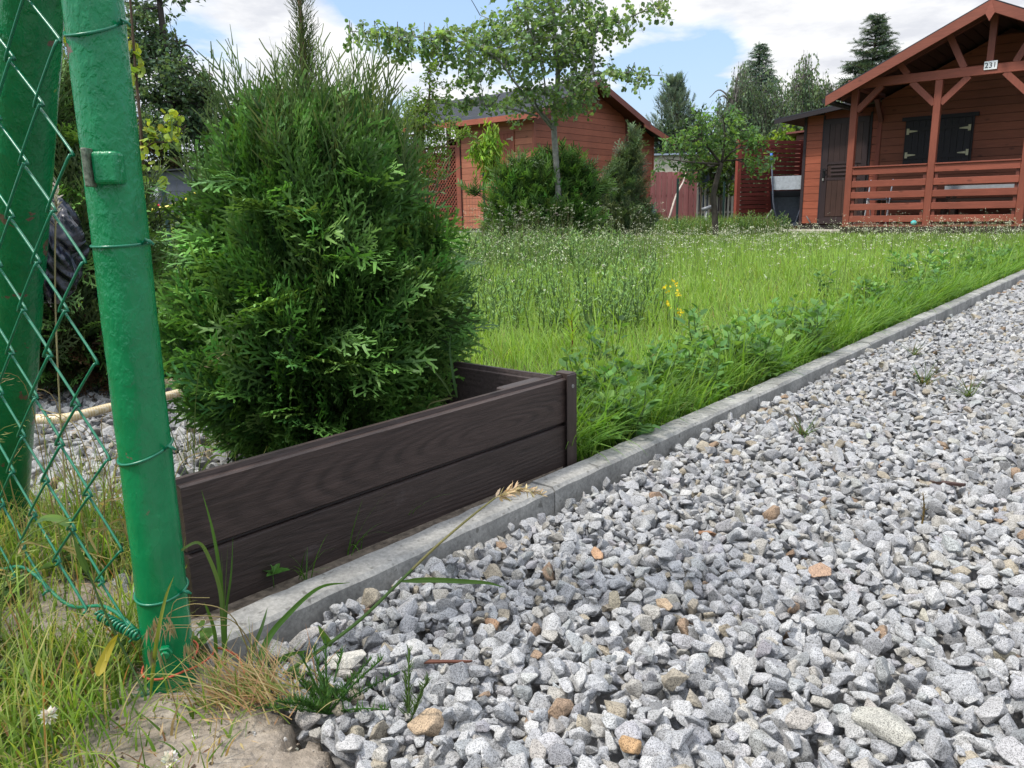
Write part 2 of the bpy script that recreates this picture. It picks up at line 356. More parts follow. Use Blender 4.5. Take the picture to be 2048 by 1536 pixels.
i = (np.arange(len(ys)-1)[:, None]*len(xs) + np.arange(len(xs)-1)[None])
keep = ins[:-1, :-1] | ins[1:, :-1] | ins[:-1, 1:] | ins[1:, 1:]; i = i[keep]
mb = MB(); mb.add(np.stack([XX, YY, Zf], -1).reshape(-1, 3), np.stack([i, i+1, i+1+len(xs), i+len(xs)], -1), smooth=True)
mb.build('concrete_ground', SANDC, kind='structure')
# ------------------------------------------------------------------ gravel
def stone_proto(seed, bev, flat=.75, n=15):
    r = random.Random(seed); bm = bmesh.new()
    ax = (1, r.uniform(.62, .95), r.uniform(.45, flat))
    for _ in range(n):
        v = Vector((r.gauss(0, 1), r.gauss(0, 1), r.gauss(0, 1))).normalized()*r.uniform(.82, 1.05)
        # push towards a rounded box so that broad broken faces appear
        m = max(abs(v.x), abs(v.y), abs(v.z)); v = v.lerp(v/m*.86, .45)
        bm.verts.new((v.x*ax[0], v.y*ax[1], v.z*ax[2]))
    bmesh.ops.convex_hull(bm, input=bm.verts)
    bmesh.ops.delete(bm, geom=[v for v in bm.verts if not v.link_faces], context='VERTS')
    bmesh.ops.dissolve_limit(bm, angle_limit=R(16), verts=bm.verts, edges=bm.edges)
    if bev: bmesh.ops.bevel(bm, geom=bm.edges[:], offset=bev, segments=1, profile=.6, affect='EDGES', clamp_overlap=True)
    bmesh.ops.triangulate(bm, faces=bm.faces[:])
    bm.verts.index_update(); V = np.array([v.co[:] for v in bm.verts]); F = np.array([[v.index for v in f.verts] for f in bm.faces]); bm.free()
    return V, F
NEAR = [stone_proto(100+i, .07) for i in range(36)]; FAR = [stone_proto(300+i, 0, n=12) for i in range(14)]
FLATP = [stone_proto(500+i, .05, flat=.35, n=12) for i in range(6)]
g = G('granite_gravel'); v = g.coord(); nf = g.noise(v, 900, 2, .5); nm = g.noise(v, 330, 3, .6); nb = g.noise(v, 55, 4, .6)
c = g.mix(1.0, g.attr(), g.ramp(nf, [(.37, .40), (.46, .93), (.6, 1.05), (.7, 1.18)]), 'MULTIPLY')
c = g.mix(1.0, c, g.ramp(nm, [(.34, .62), (.46, 1.0), (.7, 1.1)]), 'MULTIPLY'); c = g.mix(1.0, c, g.ramp(nb, [(.3, .82), (.7, 1.1)]), 'MULTIPLY')
GRAVEL = g.done(g.bsdf(c, .82, g.bump(g.math('ADD', nm, nb), .5, .0025), spec=.25))
def scol(n, white=0.0):
    base = [(.385, .388, .392), (.45, .448, .443), (.33, .332, .338), (.40, .38, .34), (.37, .325, .25), (.31, .22, .15), (.22, .22, .22), (.47, .465, .45)]
    w = [30, 26, 16, 9, 4, 1.1, 4, 8+40*white]
    return np.clip(mixcol(n, base, w, .10, .012)*.87, 0, .8)
HRES = .006
class Bed:
    def __init__(s, x0, y0, x1, y1, z): s.o = (x0, y0); s.h = np.full((int((y1-y0)/HRES)+2, int((x1-x0)/HRES)+2), z, np.float32)
    def drop(s, P, r):
        z = np.zeros(len(P)); H = s.h
        for k in range(len(P)):
            cx = (P[k, 0]-s.o[0])/HRES; cy = (P[k, 1]-s.o[1])/HRES; rr = r[k]*.85/HRES; a = max(1, int(rr))
            i0, i1, j0, j1 = max(0, int(cy)-a), int(cy)+a+1, max(0, int(cx)-a), int(cx)+a+1
            w = H[i0:i1, j0:j1]
            if w.size == 0: continue
            ii = np.arange(i0, i0+w.shape[0])[:, None]-cy; jj = np.arange(j0, j0+w.shape[1])[None]-cx
            q = np.clip(1-(ii*ii+jj*jj)/(rr*rr+1), 0, 1); m = q > .05
            if not m.any(): continue
            base = float((w[m].mean()*.93 + w[m].min()*.07)); z[k] = base + r[k]*.32
            w[m] = np.maximum(w[m], (z[k] + r[k]*.62*np.sqrt(q[m]))[:])
        return z
def r2(n, x0, y0, x1, y1):
    a = 1/1.32471795724; b = a*a; k = np.arange(1, n+1)
    return np.stack([x0+(x1-x0)*((.5+a*k) % 1), y0+(y1-y0)*((.5+b*k) % 1)], 1)
def gravel(name, label, area, keep, dens, rmin, rmax, z0, near_y, layers=2.9, target=-.012, white=0, slope=None):
    x0, y0, x1, y1 = area; bed = Bed(x0, y0, x1, y1, z0); n = int((x1-x0)*(y1-y0)*dens*layers)
    P = r2(n, *area) + rng.normal(0, .004, (n, 2)); r = rmin + (rmax-rmin)*rng.random(n)**1.5
    r = np.where(rng.random(n) < .035, r*1.45, r)
    m = keep(P, r); P = P[m]; r = r[m]; n = len(P); z = bed.drop(P, r)
    vis = z > np.percentile(z, 18); P = P[vis]; r = r[vis]; z = z[vis]; n = len(P)
    print(name, n, 'z', np.percentile(z, [5, 50, 95]))
    if slope is not None: z = z + slope(P)
    O = np.stack([P[:, 0], P[:, 1], z], 1); Nn = nrm(rng.normal(size=(n, 3))*.45 + np.array([0, 0, 1.])); D = rdir(n); M = frames(D, Nn)
    S = np.stack([r*1.08, r*1.08*rng.uniform(.8, 1.2, n), r], 1); C = scol(n, white)
    mb = MB(); d = np.linalg.norm(P - np.array([0, .1]), axis=1); nearm = d < near_y
    which = rng.integers(0, 10000, n)
    for grp, protos in ((nearm, NEAR), (~nearm, FAR)):
        for k, (V, F) in enumerate(protos):
            s = grp & (which % len(protos) == k)
            if s.any(): mb.inst(V, F, M[s], O[s], S[s], C[s])
    mb.build(name, GRAVEL, label=label, cat='gravel', kind='stuff'); return bed
def drive_keep(P, r):
    q = (P - KR[:2]) @ NL[:2]; t = (P - KR[:2]) @ E2[:2]
    ok = (q < -r*.9 - .002) & (q > -3.2)
    inside = in_poly(P, [(a+.02 if i < 11 else a, b) for i, (a, b) in enumerate(foot)])
    # leave out what lies well outside the view
    view = (P[:, 0] < .78*P[:, 1] + .75)
    return ok & ~inside & view
def drive_slope(P):
    q = -((P - KR[:2]) @ NL[:2]); return .014*np.clip(q/.5, 0, 1) - .001 + .006*np.sin(P[:, 0]*5+P[:, 1]*3)
DB = gravel('drive_gravel', 'crushed pale grey granite gravel covering the drive right of the kerb', (-.5, .42, 4.2, 3.4), drive_keep, 2500, .0078, .0180, -.040, 1.9, slope=drive_slope)
gravel('far_drive_gravel', 'crushed grey granite gravel on the far end of the drive', (1.0, 3.4, 9.0, 10.0), drive_keep, 700, .013, .024, -.045, 0, layers=1.9, slope=drive_slope)
def plot_keep(P, r):
    return in_poly(P, [tuple(p) for p in plot_poly]) & ~((np.abs((P-PC[:2]) @ NL[:2]) < 0))
PCn = PC
def plot_keep(P, r):
    a = (P - PC[:2]); ef = a @ FD[:2]; 
    # inside the two planter boards and behind the footing
    pe = PE[:2]; nf = np.array([-pe[1], pe[0]]); nf = nf*np.sign(np.dot(FD[:2], nf)); side = a @ nf
    nb = np.array([FD[1], -FD[0]]); nb = nb*np.sign(np.dot(pe, nb)); back = a @ nb
    return in_poly(P, [tuple(p) for p in plot_poly]) & (side > .03 + r) & (back > .03 + r)
gravel('bed_gravel', 'white and pale grey gravel inside the planter and behind the fence', (-2.9, .9, .3, 3.7), plot_keep, 1500, .009, .021, -.03, 2.2, layers=1.7, white=.6)
# fines: crumbs and grit lying on the footing and between the stones at its edge
n = 5200; P = np.stack([-.10-.95*rng.random(n), .38+.9*rng.random(n)], 1); P = P[in_poly(P, foot)]; n = len(P); r = .0006 + .0032*rng.random(n)**4
zf = -.004 + .005*np.sin(P[:, 0]*23+P[:, 1]*9)*np.cos(P[:, 1]*31) + .003*np.sin(P[:, 0]*71)*np.sin(P[:, 1]*57) - .02*np.clip((P[:, 0]+.30)/.25, 0, 1)
mb = MB(); w_ = rng.integers(0, 14, n)
for k, (V, F) in enumerate(FAR):
    s = w_ == k; mb.inst(V, F, frames(rdir(int(s.sum())), rdir(int(s.sum()))), np.concatenate([P[s], (zf[s]+r[s]*.4)[:, None]], 1), r[s], mixcol(int(s.sum()), [(.30, .26, .21), (.20, .16, .12), (.45, .43, .40), (.12, .09, .06)], [4, 3, 2, 2]))
mb.build('soil_crumbs', GRAVEL, label='fine crumbs of soil and grit on the concrete footing', kind='stuff')
# notable single stones on the drive
def single_stone(px, py, r, col, proto, label, sc=(1, 1, .7), az=0, name='stone', up=.3):
    p = gnd(px, py, .0); V, F = proto; mb = MB()
    M = frames(np.array([[math.sin(az), math.cos(az), .05]]), np.array([[.05, -.15, 1.]]))
    i, j = int((p[1]-DB.o[1])/HRES), int((p[0]-DB.o[0])/HRES); z = float(np.median(DB.h[max(0, i-2):i+3, max(0, j-2):j+3])) + drive_slope(np.array([p[:2]]))[0] if 0 <= i < DB.h.shape[0] and 0 <= j < DB.h.shape[1] else 0
    mb.inst(V, F, M, np.array([[0, 0, 0.]]), np.array([[r*sc[0], r*sc[1], r*sc[2]]]), np.array([col]))
    o = mb.build(name, GRAVEL, label=label, cat='stone'); o.location = (p[0], p[1], z + r*sc[2]*up); return o
single_stone(850, 1450, .022, (.36, .27, .18), NEAR[3], 'blocky tan brown stone at the bottom of the drive gravel beside the footing', (1, 1, .95), .3)
single_stone(1770, 1462, .046, (.33, .32, .28), FLATP[4], 'long flat layered grey stone in the bottom right gravel', (.62, 1.05, .55), 2.25)
single_stone(690, 1322, .034, (.46, .44, .39), FLATP[0], 'elongated pale streaked stone in the gravel near the kerb end', (.5, 1.1, .55), 1.0)
single_stone(610, 1272, .030, (.40, .37, .33), FLATP[2], 'flat brownish grey slab stone tucked under the kerb end', (.7, 1.1, .5), .9)
single_stone(1330, 1212, .016, (.36, .27, .18), NEAR[5], 'small orange tan stone in the middle of the drive gravel', (.6, 1.2, .8), 2.6)
single_stone(985, 1232, .015, (.33, .21, .13), NEAR[8], 'rusty orange stone among grey gravel near the kerb', (1, .9, .8), .8)
single_stone(1640, 1140, .023, (.31, .21, .145), NEAR[9], 'reddish brown stone in the middle right of the gravel', (.9, 1.1, .7), 1.9)
single_stone(1262, 1512, .015, (.36, .23, .12), NEAR[11], 'bright orange stone at the bottom edge of the gravel', (1, 1, .9), .4)
single_stone(1850, 1215, .030, (.34, .32, .26), FLATP[3], 'narrow ribbed grey brown stone standing in the right gravel', (.35, .9, .5), .1)
single_stone(1195, 1085, .021, (.40, .25, .15), NEAR[14], 'flat rust brown stone in the gravel below the planter corner', (1.1, .7, .6), 1.4)
single_stone(1415, 1050, .018, (.30, .17, .10), NEAR[16], 'dark reddish stone in the upper gravel', (1, .8, .8), .2)
single_stone(545, 1300, .024, (.38, .35, .30), NEAR[18], 'rough grey brown stone lying against the blunt kerb end', (1, .8, .9), .5)
# ------------------------------------------------------------------ kerb
g = G('kerb_concrete'); v = g.coord(); n = g.noise(v, 9, 8, .68); n2 = g.noise(v, 130, 5, .7); pit = g.noise(v, 60, 2, .5)
c = g.ramp(n, [(.3, (.22, .218, .205)), (.55, (.34, .333, .31)), (.75, (.44, .43, .40))])
c = g.mix(1.0, c, g.ramp(n2, [(.3, .66), (.7, 1.18)]), 'MULTIPLY'); c = g.mix(g.ramp(pit, [(.64, 0), (.70, .75)]), c, (.12, .115, .10)); st = g.noise(v, 2.6, 6, .7, .5); c = g.mix(1.0, c, g.ramp(st, [(.35, .72), (.6, 1.05)]), 'MULTIPLY')
KERB = g.done(g.bsdf(c, .88, g.bump(g.math('ADD', n2, n), .35, .003), spec=.25))
klab = ['concrete kerbstone nearest the camera, its blunt end beside the green post', 'concrete kerbstone passing the planter corner', 'third concrete kerbstone from the camera, beside low weeds', 'fourth concrete kerbstone from the camera, shaded by weeds',
        'fifth concrete kerbstone from the camera along the lawn', 'sixth concrete kerbstone, last one before the right picture edge', 'far concrete kerbstone beyond the right edge', 'most distant concrete kerbstone']
ends = [-.028, .66, 1.58, 2.58, 3.58, 4.58, 5.58, 6.58, 7.58]
for k in range(8):
    mb = MB(); L = ends[k+1]-ends[k]-.004; nseg = 24; ch = .006; H = .009 + .0015*(k % 2)
    sec = [(0, -.16), (0, H-ch), (ch, H), (KW-ch, H), (KW, H-ch), (KW, -.16)]     # q, z
    P = []
    for s_ in range(nseg+1):
        for q, z in sec:
            j = 0 if z < 0 else rng.normal(0, .0007); P.append((q + rng.normal(0, .0005), L*s_/nseg, z + j))
    P = np.array(P); m = len(sec); F = [(s_*m+i, s_*m+i+1, (s_+1)*m+i+1, (s_+1)*m+i) for s_ in range(nseg) for i in range(m-1)]
    F += [tuple(range(m))[::-1], tuple(range(nseg*m, nseg*m+m))]
    Wd = KR[None] + E2[None]*(ends[k]) ; Q = P[:, :1]*NL[None] + P[:, 1:2]*E2[None] + P[:, 2:]*np.array([[0, 0, 1.]])
    mb.add(Q, F); o = mb.build('kerbstone', KERB, label=klab[k], cat='kerb', group='kerbstones along the drive'); o.location = tuple(KR + E2*ends[k])
# thin strip of sand between kerb and planter
mb = MB(); mb.prism([tuple(kerb_pt(-.02, KW)[:2]), tuple(kerb_pt(.76, KW)[:2]), tuple((PC+NL*.02)[:2]), tuple((PN+NL*.02)[:2])], -.1, .002, axis='z', col=(.5, .45, .4)); mb.build('sand_strip', plain_mat('damp_sand', (.11, .09, .07), .95, 70, (.5, 1.6), .8, .004, .1), kind='structure')
# ------------------------------------------------------------------ planter
PW = wood_mat('dark_stained_wood', 'x', rough=.5, gscale=2.2, contrast=(.6, 1.45), spec=.3, bstr=1.0, dirt=(9, .3, (.14, .12, .12)), rings=True)
PWz = wood_mat('dark_stained_post_wood', 'z', rough=.5, gscale=3, contrast=(.6, 1.35), spec=.35, bstr=.6, knots=False)
DK = (.040, .027, .023)
PH = .197
def board_local(L, h0, h1, th, col, grooves=True):
    """board along +x, outer face at y=0 with tongue on top and chamfers"""
    m = MB(); c = .0022; e = .012
    sec = [(c, h0), (0, h0+c), (0, h1-c-.004), (.004, h1-.004), (.010, h1-.004), (.012, h1+.003), (th-.006, h1+.003), (th-.004, h1-.006), (th, h1-.008), (th, h0)]
    n = len(sec); V = [(x, y, z) for x in (0, L) for y, z in sec]
    m.add(V, [tuple(range(n)), tuple(range(2*n-1, n-1, -1))] + [(i, i+n, (i+1) % n+n, (i+1) % n) for i in range(n)], col); return m
angE = math.atan2(-PE[1], -PE[0])      # from near end towards the corner
pl = thing('planter', 'low dark brown stained board planter edging beside the kerb', 'planter', tuple(PN), angE)
Lf = float(np.linalg.norm(PC-PN))
# local: x from near end to corner, y to the left (inside)
for h0, h1, cc in ((-.01, .092, (.033, .023, .020)), (.0945, PH-.008, DK)):
    board_local(Lf-.018, h0, h1, .026, cc).build('board', PW, pl)
# far side boards run from the corner along FD
lf = math.atan2(FD[1], FD[0]) - angE
for h0, h1, cc in ((-.01, .092, (.034, .026, .026)), (.0965, PH-.008, (.050, .038, .036))):
    m = board_local(3.1, h0, h1, .026, cc); V = m.V[0]; ca, sa = math.cos(lf), math.sin(lf)
    V = V*np.array([1, 1, 1]); x = V[:, 0]*ca - (-(V[:, 1])+.0)*-sa; 
    V2 = np.stack([Lf-.018 + V[:, 0]*ca - V[:, 1]*sa, .012 + V[:, 0]*sa + V[:, 1]*ca, V[:, 2]], 1); m.V[0] = V2
    m.build('board', PW, pl)
m = MB(); m.box((Lf-.016, -.006, -.02), (Lf+.006, .030, PH-.001), DK); m.box((Lf-.026, -.009, -.02), (Lf+.006, -.0062, PH-.003), DK)
bevel(m.build('corner_post', PWz, pl), .0015)
m = MB(); m.box((Lf-.16, .034, -.02), (Lf-.02, .062, PH-.012), (.045, .035, .034)); bevel(m.build('corner_block', PWz, pl), .002)
METAL = plain_mat('dull_metal', (.25, .25, .24), .45, 80, metallic=.8)
m = MB(); a = np.arange(12)*math.pi/6; 
m.tube([(Lf-.008, -.0062, PH-.028), (Lf-.008, -.0100, PH-.028)], .004, 12, (1, 1, 1)); m.build('screw', METAL, pl)
# ------------------------------------------------------------------ green posts and chain link
g = G('green_gloss_paint'); v = g.coord(); big = g.noise(v, 28, 3, .55, .4); fine = g.noise(g.coord((1, 1, .55)), 150, 3, .55, .3); blist = g.noise(v, 95, 2, .5)
c = g.mix(g.ramp(big, [(.25, .15), (.85, .9)]), (.001, .112, .038), (.002, .205, .068))
chip = g.noise(v, 23, 6, .6, .3); c = g.mix(g.ramp(chip, [(.665, 0), (.675, 1)]), c, (.13, .075, .055))
ch2 = g.noise(g.coord((1, 1, 1), (1, 2, 0)), 17, 3, .5); c = g.mix(g.ramp(ch2, [(.735, 0), (.745, .8)]), c, (.23, .28, .06))
hh = g.math('ADD', g.math('MULTIPLY', g.ramp(fine, [(.42, 0.0), (.62, 1.0)]), .6), g.math('MULTIPLY', blist, .5)); sz_ = g.n('ShaderNodeSeparateXYZ'); g.put(sz_.inputs[0], g.coord()); hh = g.math('MULTIPLY', hh, g.ramp(sz_.outputs[2], [(.12, .25), (.5, 1.0)])); nn = g.bump(hh, .40, .0024)
GREEN = g.done(g.bsdf(c, g.ramp(big, [(.3, .16), (.7, .30)]), nn, spec=.5, coat=.0))
GP = np.array([-.404, .800, 0.0])
def post_tube(p0, p1, r, n=150, sides=48):
    P = np.linspace(p0, p1, n); m = MB(); m.tube(P, r, sides); V = m.V[0].reshape(n, sides, 3)
    t = np.arange(n)[:, None]; a = np.arange(sides)[None]*2*math.pi/sides
    d = .00045*np.sin(5*a+t*.31) * np.sin(t*.17+2*a) + rng.normal(0, .00013, (n, sides)); V += (V - P[:, None])*(d/r)[..., None]; m.V[0] = V.reshape(-1, 3); return m
top = at(186, 30, .80)
lean = (top[0]-GP[0])/top[2]*1.0
gp = thing('green_post', 'thick glossy green painted steel post nearest the camera', 'post', tuple(GP))
ptop = np.array([(at(190, 30, .80)[0]-GP[0])*1.62, .0, 1.22])
post_tube((0, 0, -.03), ptop, .0268).build('pole', GREEN, gp)
def pp(z): return ptop*(z/1.22)
WIREG = plain_mat('green_wire', (.006, .145, .075), .3, 60, (.8, 1.15), spec=.5)
def ring(px, py, tilt, name='wire_tie', par=gp, col=None, rad=.0279, wr=.0014, tail=True):
    z = at(px, py, .775)[2]; c = pp(z); P = []
    for k in range(49):
        a = k/48*2*math.pi - .35; rr = rad + .0006*math.sin(3*a)
        P.append((c[0] + rr*math.cos(a), c[1] + rr*math.sin(a), z + tilt[0]*math.cos(a)*rad + tilt[1]*math.sin(a)*rad))
    m = MB(); m.tube(P, wr, 8)
    if tail:
        e = np.array(P[0]); m.tube([e, e+(.005, -.002, .004), e+(.009, -.001, .003), e+(.012, 0, -.001)], wr, 8); m.tube([e+(.003, .002, .001), e+(.006, -.004, .005), e+(.010, -.002, .001)], wr, 8)
    return m.build(name, WIREG if col is None else col, par)
ring(200, 40, (.12, .45)); ring(245, 490, (.02, .05)); ring(295, 915, (.22, .2)); ring(325, 1200, (.03, .15))
# welded bracket lug with a cut end
zb = at(235, 335, .775)[2]; cb_ = pp(zb); m = MB()
m.box((cb_[0]-.003, cb_[1]-.035, zb-.016), (cb_[0]+.022, cb_[1]-.015, zb+.015)); br_ = bevel(m.build('bracket', GREEN, gp), .004, 3)
m = MB(); m.box((cb_[0]-.0085, cb_[1]-.040, zb-.018), (cb_[0]-.0035, cb_[1]-.022, zb+.018)); bevel(m.build('cut_edge', plain_mat('worn_green_steel', (.12, .14, .10), .5, 200, (.3, 1.6), .4, .002), br_), .0012, 2)
m = MB(); zb = at(365, 1300, .775)[2]; cb_ = pp(zb); dv = np.array([.35, -.93, 0]); m.tube([cb_+dv*.028, cb_+dv*.036], .0085, 6, smooth=False); m.tube([cb_+dv*.036, cb_+dv*.041], .005, 12); bevel(m.build('bolt', GREEN, gp), .0012)
OR = plain_mat('orange_twine', (.42, .085, .04), .7, 200)
z0 = at(330, 1350, .77)[2]; P = []
for k in range(60):
    a = -.1 + k/59*2.25*math.pi; rr = .0290 + .006*max(0, math.sin(a)) + (.02*max(0, (k-48)/11)); P.append((GP[0]+rr*math.cos(a), GP[1]+rr*math.sin(a), z0 + .004*math.sin(a*1.3+1) + .008*math.sin(a)*.6 - .006*(k/59)))
P += [(GP[0]+.075, GP[1]+.01, .018), (GP[0]+.095, GP[1]-.02, .010)]
m = MB(); m.tube(smooth_path(P, 2), .0013, 8); m.build('twine', OR, label='thin orange twine looped round the foot of the front green post', cat='twine')
# slanting brace post behind the mesh
b0 = np.array([-.885, 1.245, -.02]); b1 = at(62, 0, .875); bd_ = b1-b0
bp = thing('brace_post', 'slanting green painted steel brace post behind the wire mesh', 'post', tuple(b0))
post_tube((0, 0, 0), bd_*1.45, .0315, 150).build('pole', GREEN, bp)
# chain link mesh: each wire zigzags and hooks its neighbour
FDm = nrm(np.array([-.82, .57, 0])); FN = np.array([FDm[1], -FDm[0], 0]); FN = FN if FN[1] < 0 else -FN
WS, HS = .095, .104; m = MB(); start = GP + np.array([-.034, -.012, 0])
def sag(u, z): return .006*math.sin(u*7+z*5) , .006*math.sin(u*11+z*3)
for k in range(17):
    P = []; u0 = k*WS/2*1.0; zbot = .06 + .03*math.sin(k*1.3); nz = int(1.35/(HS/2))
    # column k occupies u from k*WS/2-.. ; knuckles alternate sides
    for j in range(nz+1):
        z = .055 + j*HS/2 + (0 if k % 2 == 0 else HS/2)
        side = j % 2; u = k*WS/2 + (WS/2 if side else 0)
        eps = .0022*(1 if side else -1)
        f = .0026*(1 if side else -1)
        du, dz = sag(u, z); lx = ptop[0]/1.22*z
        for dz2, fn in ((-.0038, -f), (0, 0), (.0038, f)):
            P.append(start + FDm*(u + eps*(1.6 if dz2 == 0 else .6) + du) + FN*(fn + .003*math.sin(u*9)) + np.array([lx, 0, z + dz2 + dz]))
    wv = .00142 + .0001*(k % 3)
    m.tube(smooth_path(P, 3), wv, 7)
cl = m.build('chain_link_mesh', WIREG, label='green plastic coated chain link mesh tied to the green post', cat='wire fence')
P = [GP + np.array([-.028, -.01, .065]) + FDm*t + np.array([0, 0, .012*math.sin(t*30) - .02*t]) for t in np.linspace(0, .75, 40)]
m = MB(); m.tube(P, .0022, 8)
H_ = [GP + np.array([-.02, -.02, .063]) + FDm*t + np.array([0, 0, .0]) + .0048*(np.array([0, 0, 1])*math.cos(t*900) + FN*math.sin(t*900)) for t in np.linspace(0.0, .085, 150)]
m.tube(H_, .0018, 6); m.build('tension_wire', WIREG, cl)
# black bin bag hanging from the brace
bc = at(82, 497, 1.07); V, F = [], []
n1, n2 = 60, 90; P = []
for i in range(n1+1):
    t = i/n1*math.pi
    for j in range(n2):
        a = j/n2*2*math.pi; r0 = math.sin(t)**.75; z = math.cos(t)
        w = 1 + .10*math.sin(a*7+z*2+1.5*math.sin(z*4)) * (1-abs(z))**.2 + .05*math.sin(a*17+z*9) + .05*math.sin(a*3+z*6)
        P.append((.052*r0*w*math.cos(a)*(1+.15*z*0), .05*r0*w*math.sin(a), .068*z + .012*math.sin(a*2)*r0 + (.006*math.sin(a*11+3*z))))
i = (np.arange(n1)[:, None]*n2 + np.arange(n2)[None]); i2 = np.arange(n1)[:, None]*n2 + (np.arange(n2)[None]+1) % n2
F = np.stack([i, i2, i2+n2, i+n2], -1).reshape(-1, 4)
g = G('black_polythene'); v = g.coord((1, 1, 1), (0, .5, .3)); w = g.n('ShaderNodeTexWave'); g.put(w.inputs['Vector'], v); w.inputs['Scale'].default_value = 17; w.inputs['Distortion'].default_value = 6; w.inputs['Detail'].default_value = 3
POLY = g.done(g.bsdf((.008, .009, .018), .26, g.bump(w.outputs['Fac'], .9, .006), spec=.6))
m = MB(); m.add(P, F, smooth=True); o = m.build('plastic_bag', POLY, label='crumpled shiny black plastic bag hanging behind the mesh', cat='bag'); o.location = tuple(bc)
# hoses
g = G('cream_hose'); v = g.coord(); b_ = g.n('ShaderNodeTexWave'); g.put(b_.inputs['Vector'], g.coord((1, 1, 1), (0, 0, .7))); b_.inputs['Scale'].default_value = 45
b2 = g.n('ShaderNodeTexWave'); g.put(b2.inputs['Vector'], g.coord((1, 1, 1), (0, 0, -.7))); b2.inputs['Scale'].default_value = 45
k_ = g.math('MAXIMUM', g.ramp(b_.outputs['Fac'], [(.8, 0), (.9, 1)]), g.ramp(b2.outputs['Fac'], [(.8, 0), (.9, 1)]))
HOSE = g.done(g.bsdf(g.mix(k_, (.50, .38, .20), (.62, .55, .40)), .4, spec=.5))
hp = [gnd(-40, 848, .0), gnd(50, 850), gnd(130, 850), gnd(225, 827), gnd(300, 812), gnd(352, 800), gnd(378, 789), gnd(368, 779), gnd(335, 775), gnd(260, 764), gnd(180, 757)]
P = smooth_path([p + np.array([0, 0, .018]) for p in hp], 12); m = MB(); m.tube(P, .0125, 14); m.build('garden_hose', HOSE, label='cream braided garden hose lying in a loop on the white gravel', cat='hose')
YH = plain_mat('yellow_hose', (.62, .52, .06), .35, 30)
P = smooth_path([at(250, 425, 4.6), at(302, 420, 4.6), at(345, 412, 4.6), at(385, 392, 4.6), at(410, 368, 4.5), at(428, 335, 4.4), at(445, 300, 4.3)], 8); m = MB(); m.tube(P, .0115, 12); m.build('yellow_hose', YH, label='yellow garden hose hanging in a curve in front of the grey shed', cat='hose')
# hose rest pole hidden behind the thuja carries the hose ends
m = MB(); e = P[-1]; m.tube([(e[0], e[1], -.05), (e[0], e[1], e[2]+.05)], .014, 8); m.build('garden_stake', WIREG, label='thin green stake behind the thuja holding the yellow hose', cat='stake')
m = MB(); s_ = P[0]; m.tube([(s_[0], s_[1], -.05), (s_[0], s_[1], s_[2]+.03)], .014, 8); m.build('garden_stake', WIREG, label='thin green stake behind the front green post holding the yellow hose', cat='stake')
# wood chips, twigs on the gravel
CHW = wood_mat('chip_wood', 'x', rough=.8, gscale=8, knots=False)
for (pa, pb, w, cc, lab) in (((1832, 962), (1932, 971), .007, (.06, .035, .028), 'dark brown wood splinter lying on the right gravel'), ((820, 1325), (945, 1322), .003, (.10, .04, .025), 'thin reddish twig lying on the gravel near the kerb')):
    a = gnd(*pa, .008); b = gnd(*pb, .008); L = float(np.linalg.norm(b-a)); m = MB()
    m.prism([(0, 0), (L*.3, w*.9), (L, w*.3), (L*.95, -w*.4), (L*.2, -w)], 0, w*.7, axis='z', col=cc); o = m.build("wood_splinter", CHW, label=lab, cat='wood chip'); o.location = tuple(a); o.rotation_euler = (.05, .02, math.atan2(b[1]-a[1], b[0]-a[0]))
# ------------------------------------------------------------------ plants
LEAFM = leaf_mat('leaves', .5, .45, .22); CONI = leaf_mat('conifer_foliage', .5, .28, .3, (1.15, 1.1, .5)); GRASSM = leaf_mat('grass_blades', .5, .5, .25, (1.15, 1.1, .45)); DRYM = leaf_mat('dry_grass', .6, .3, .25, (1.1, 1, .7))
BARK = plain_mat('bark', None, .85, 14, (.6, 1.2), .6, .02, .2)
PETAL = leaf_mat('petals', .6, .3, .2, (1, 1, .9))
# --- scale leaf spray (thuja): flat fan of forked twigs, made of narrow tapering strips
def spray_proto(seed, n_side=6, wdt=.022, depth=2, curl=.12, ang=.70):
    r = random.Random(seed); V = []; F = []; T = []
    def seg(p, a, L, w, lev):
        pts = [p]; k = 3 if lev == 0 else 2
        for i in range(k):
            aa = a + r.uniform(-.10, .10); pts.append((pts[-1][0] + math.sin(aa)*L/k, pts[-1][1] + math.cos(aa)*L/k))
        b = len(V)
        for i, q in enumerate(pts):
            ww = w*(1-.55*i/k); nx, ny = math.cos(a), -math.sin(a); z = -curl*(q[1]**2) + .02*r.uniform(-1, 1)
            V.append((q[0]-nx*ww, q[1]-ny*ww, z)); V.append((q[0]+nx*ww, q[1]+ny*ww, z + .3*ww*r.uniform(-1, 1)))
        for i in range(k): F.append((b+2*i, b+2*i+1, b+2*i+3, b+2*i+2)); T.append(min(1, .35*lev + .65*((pts[i+1][1]))))
        return pts
    def grow(p, a, L, lev):
        pts = seg(p, a, L, wdt*(1-.12*lev), lev)
        if lev >= depth: return
        m = n_side if lev == 0 else max(2, int(L*9))
        for i in range(m):
            t = (i+.6)/(m+.2); q = (p[0]+math.sin(a)*L*t, p[1]+math.cos(a)*L*t); sd_ = 1 if i % 2 else -1
            l2 = L*(.52-.30*t if lev == 0 else .46-.2*t)*r.uniform(.8, 1.2)
            grow(q, a + sd_*ang*r.uniform(.8, 1.15), l2, lev+1)
    grow((0, 0), 0, 1.0, 0); T = np.clip(np.array(T), 0, 1)
    return np.array(V), np.array(F), T
SPRAYS = [spray_proto(i, 10, .027, ang=.62) for i in range(9)]
UPSPR = [spray_proto(50+i, 6, .015, 1, .02, .45) for i in range(5)]
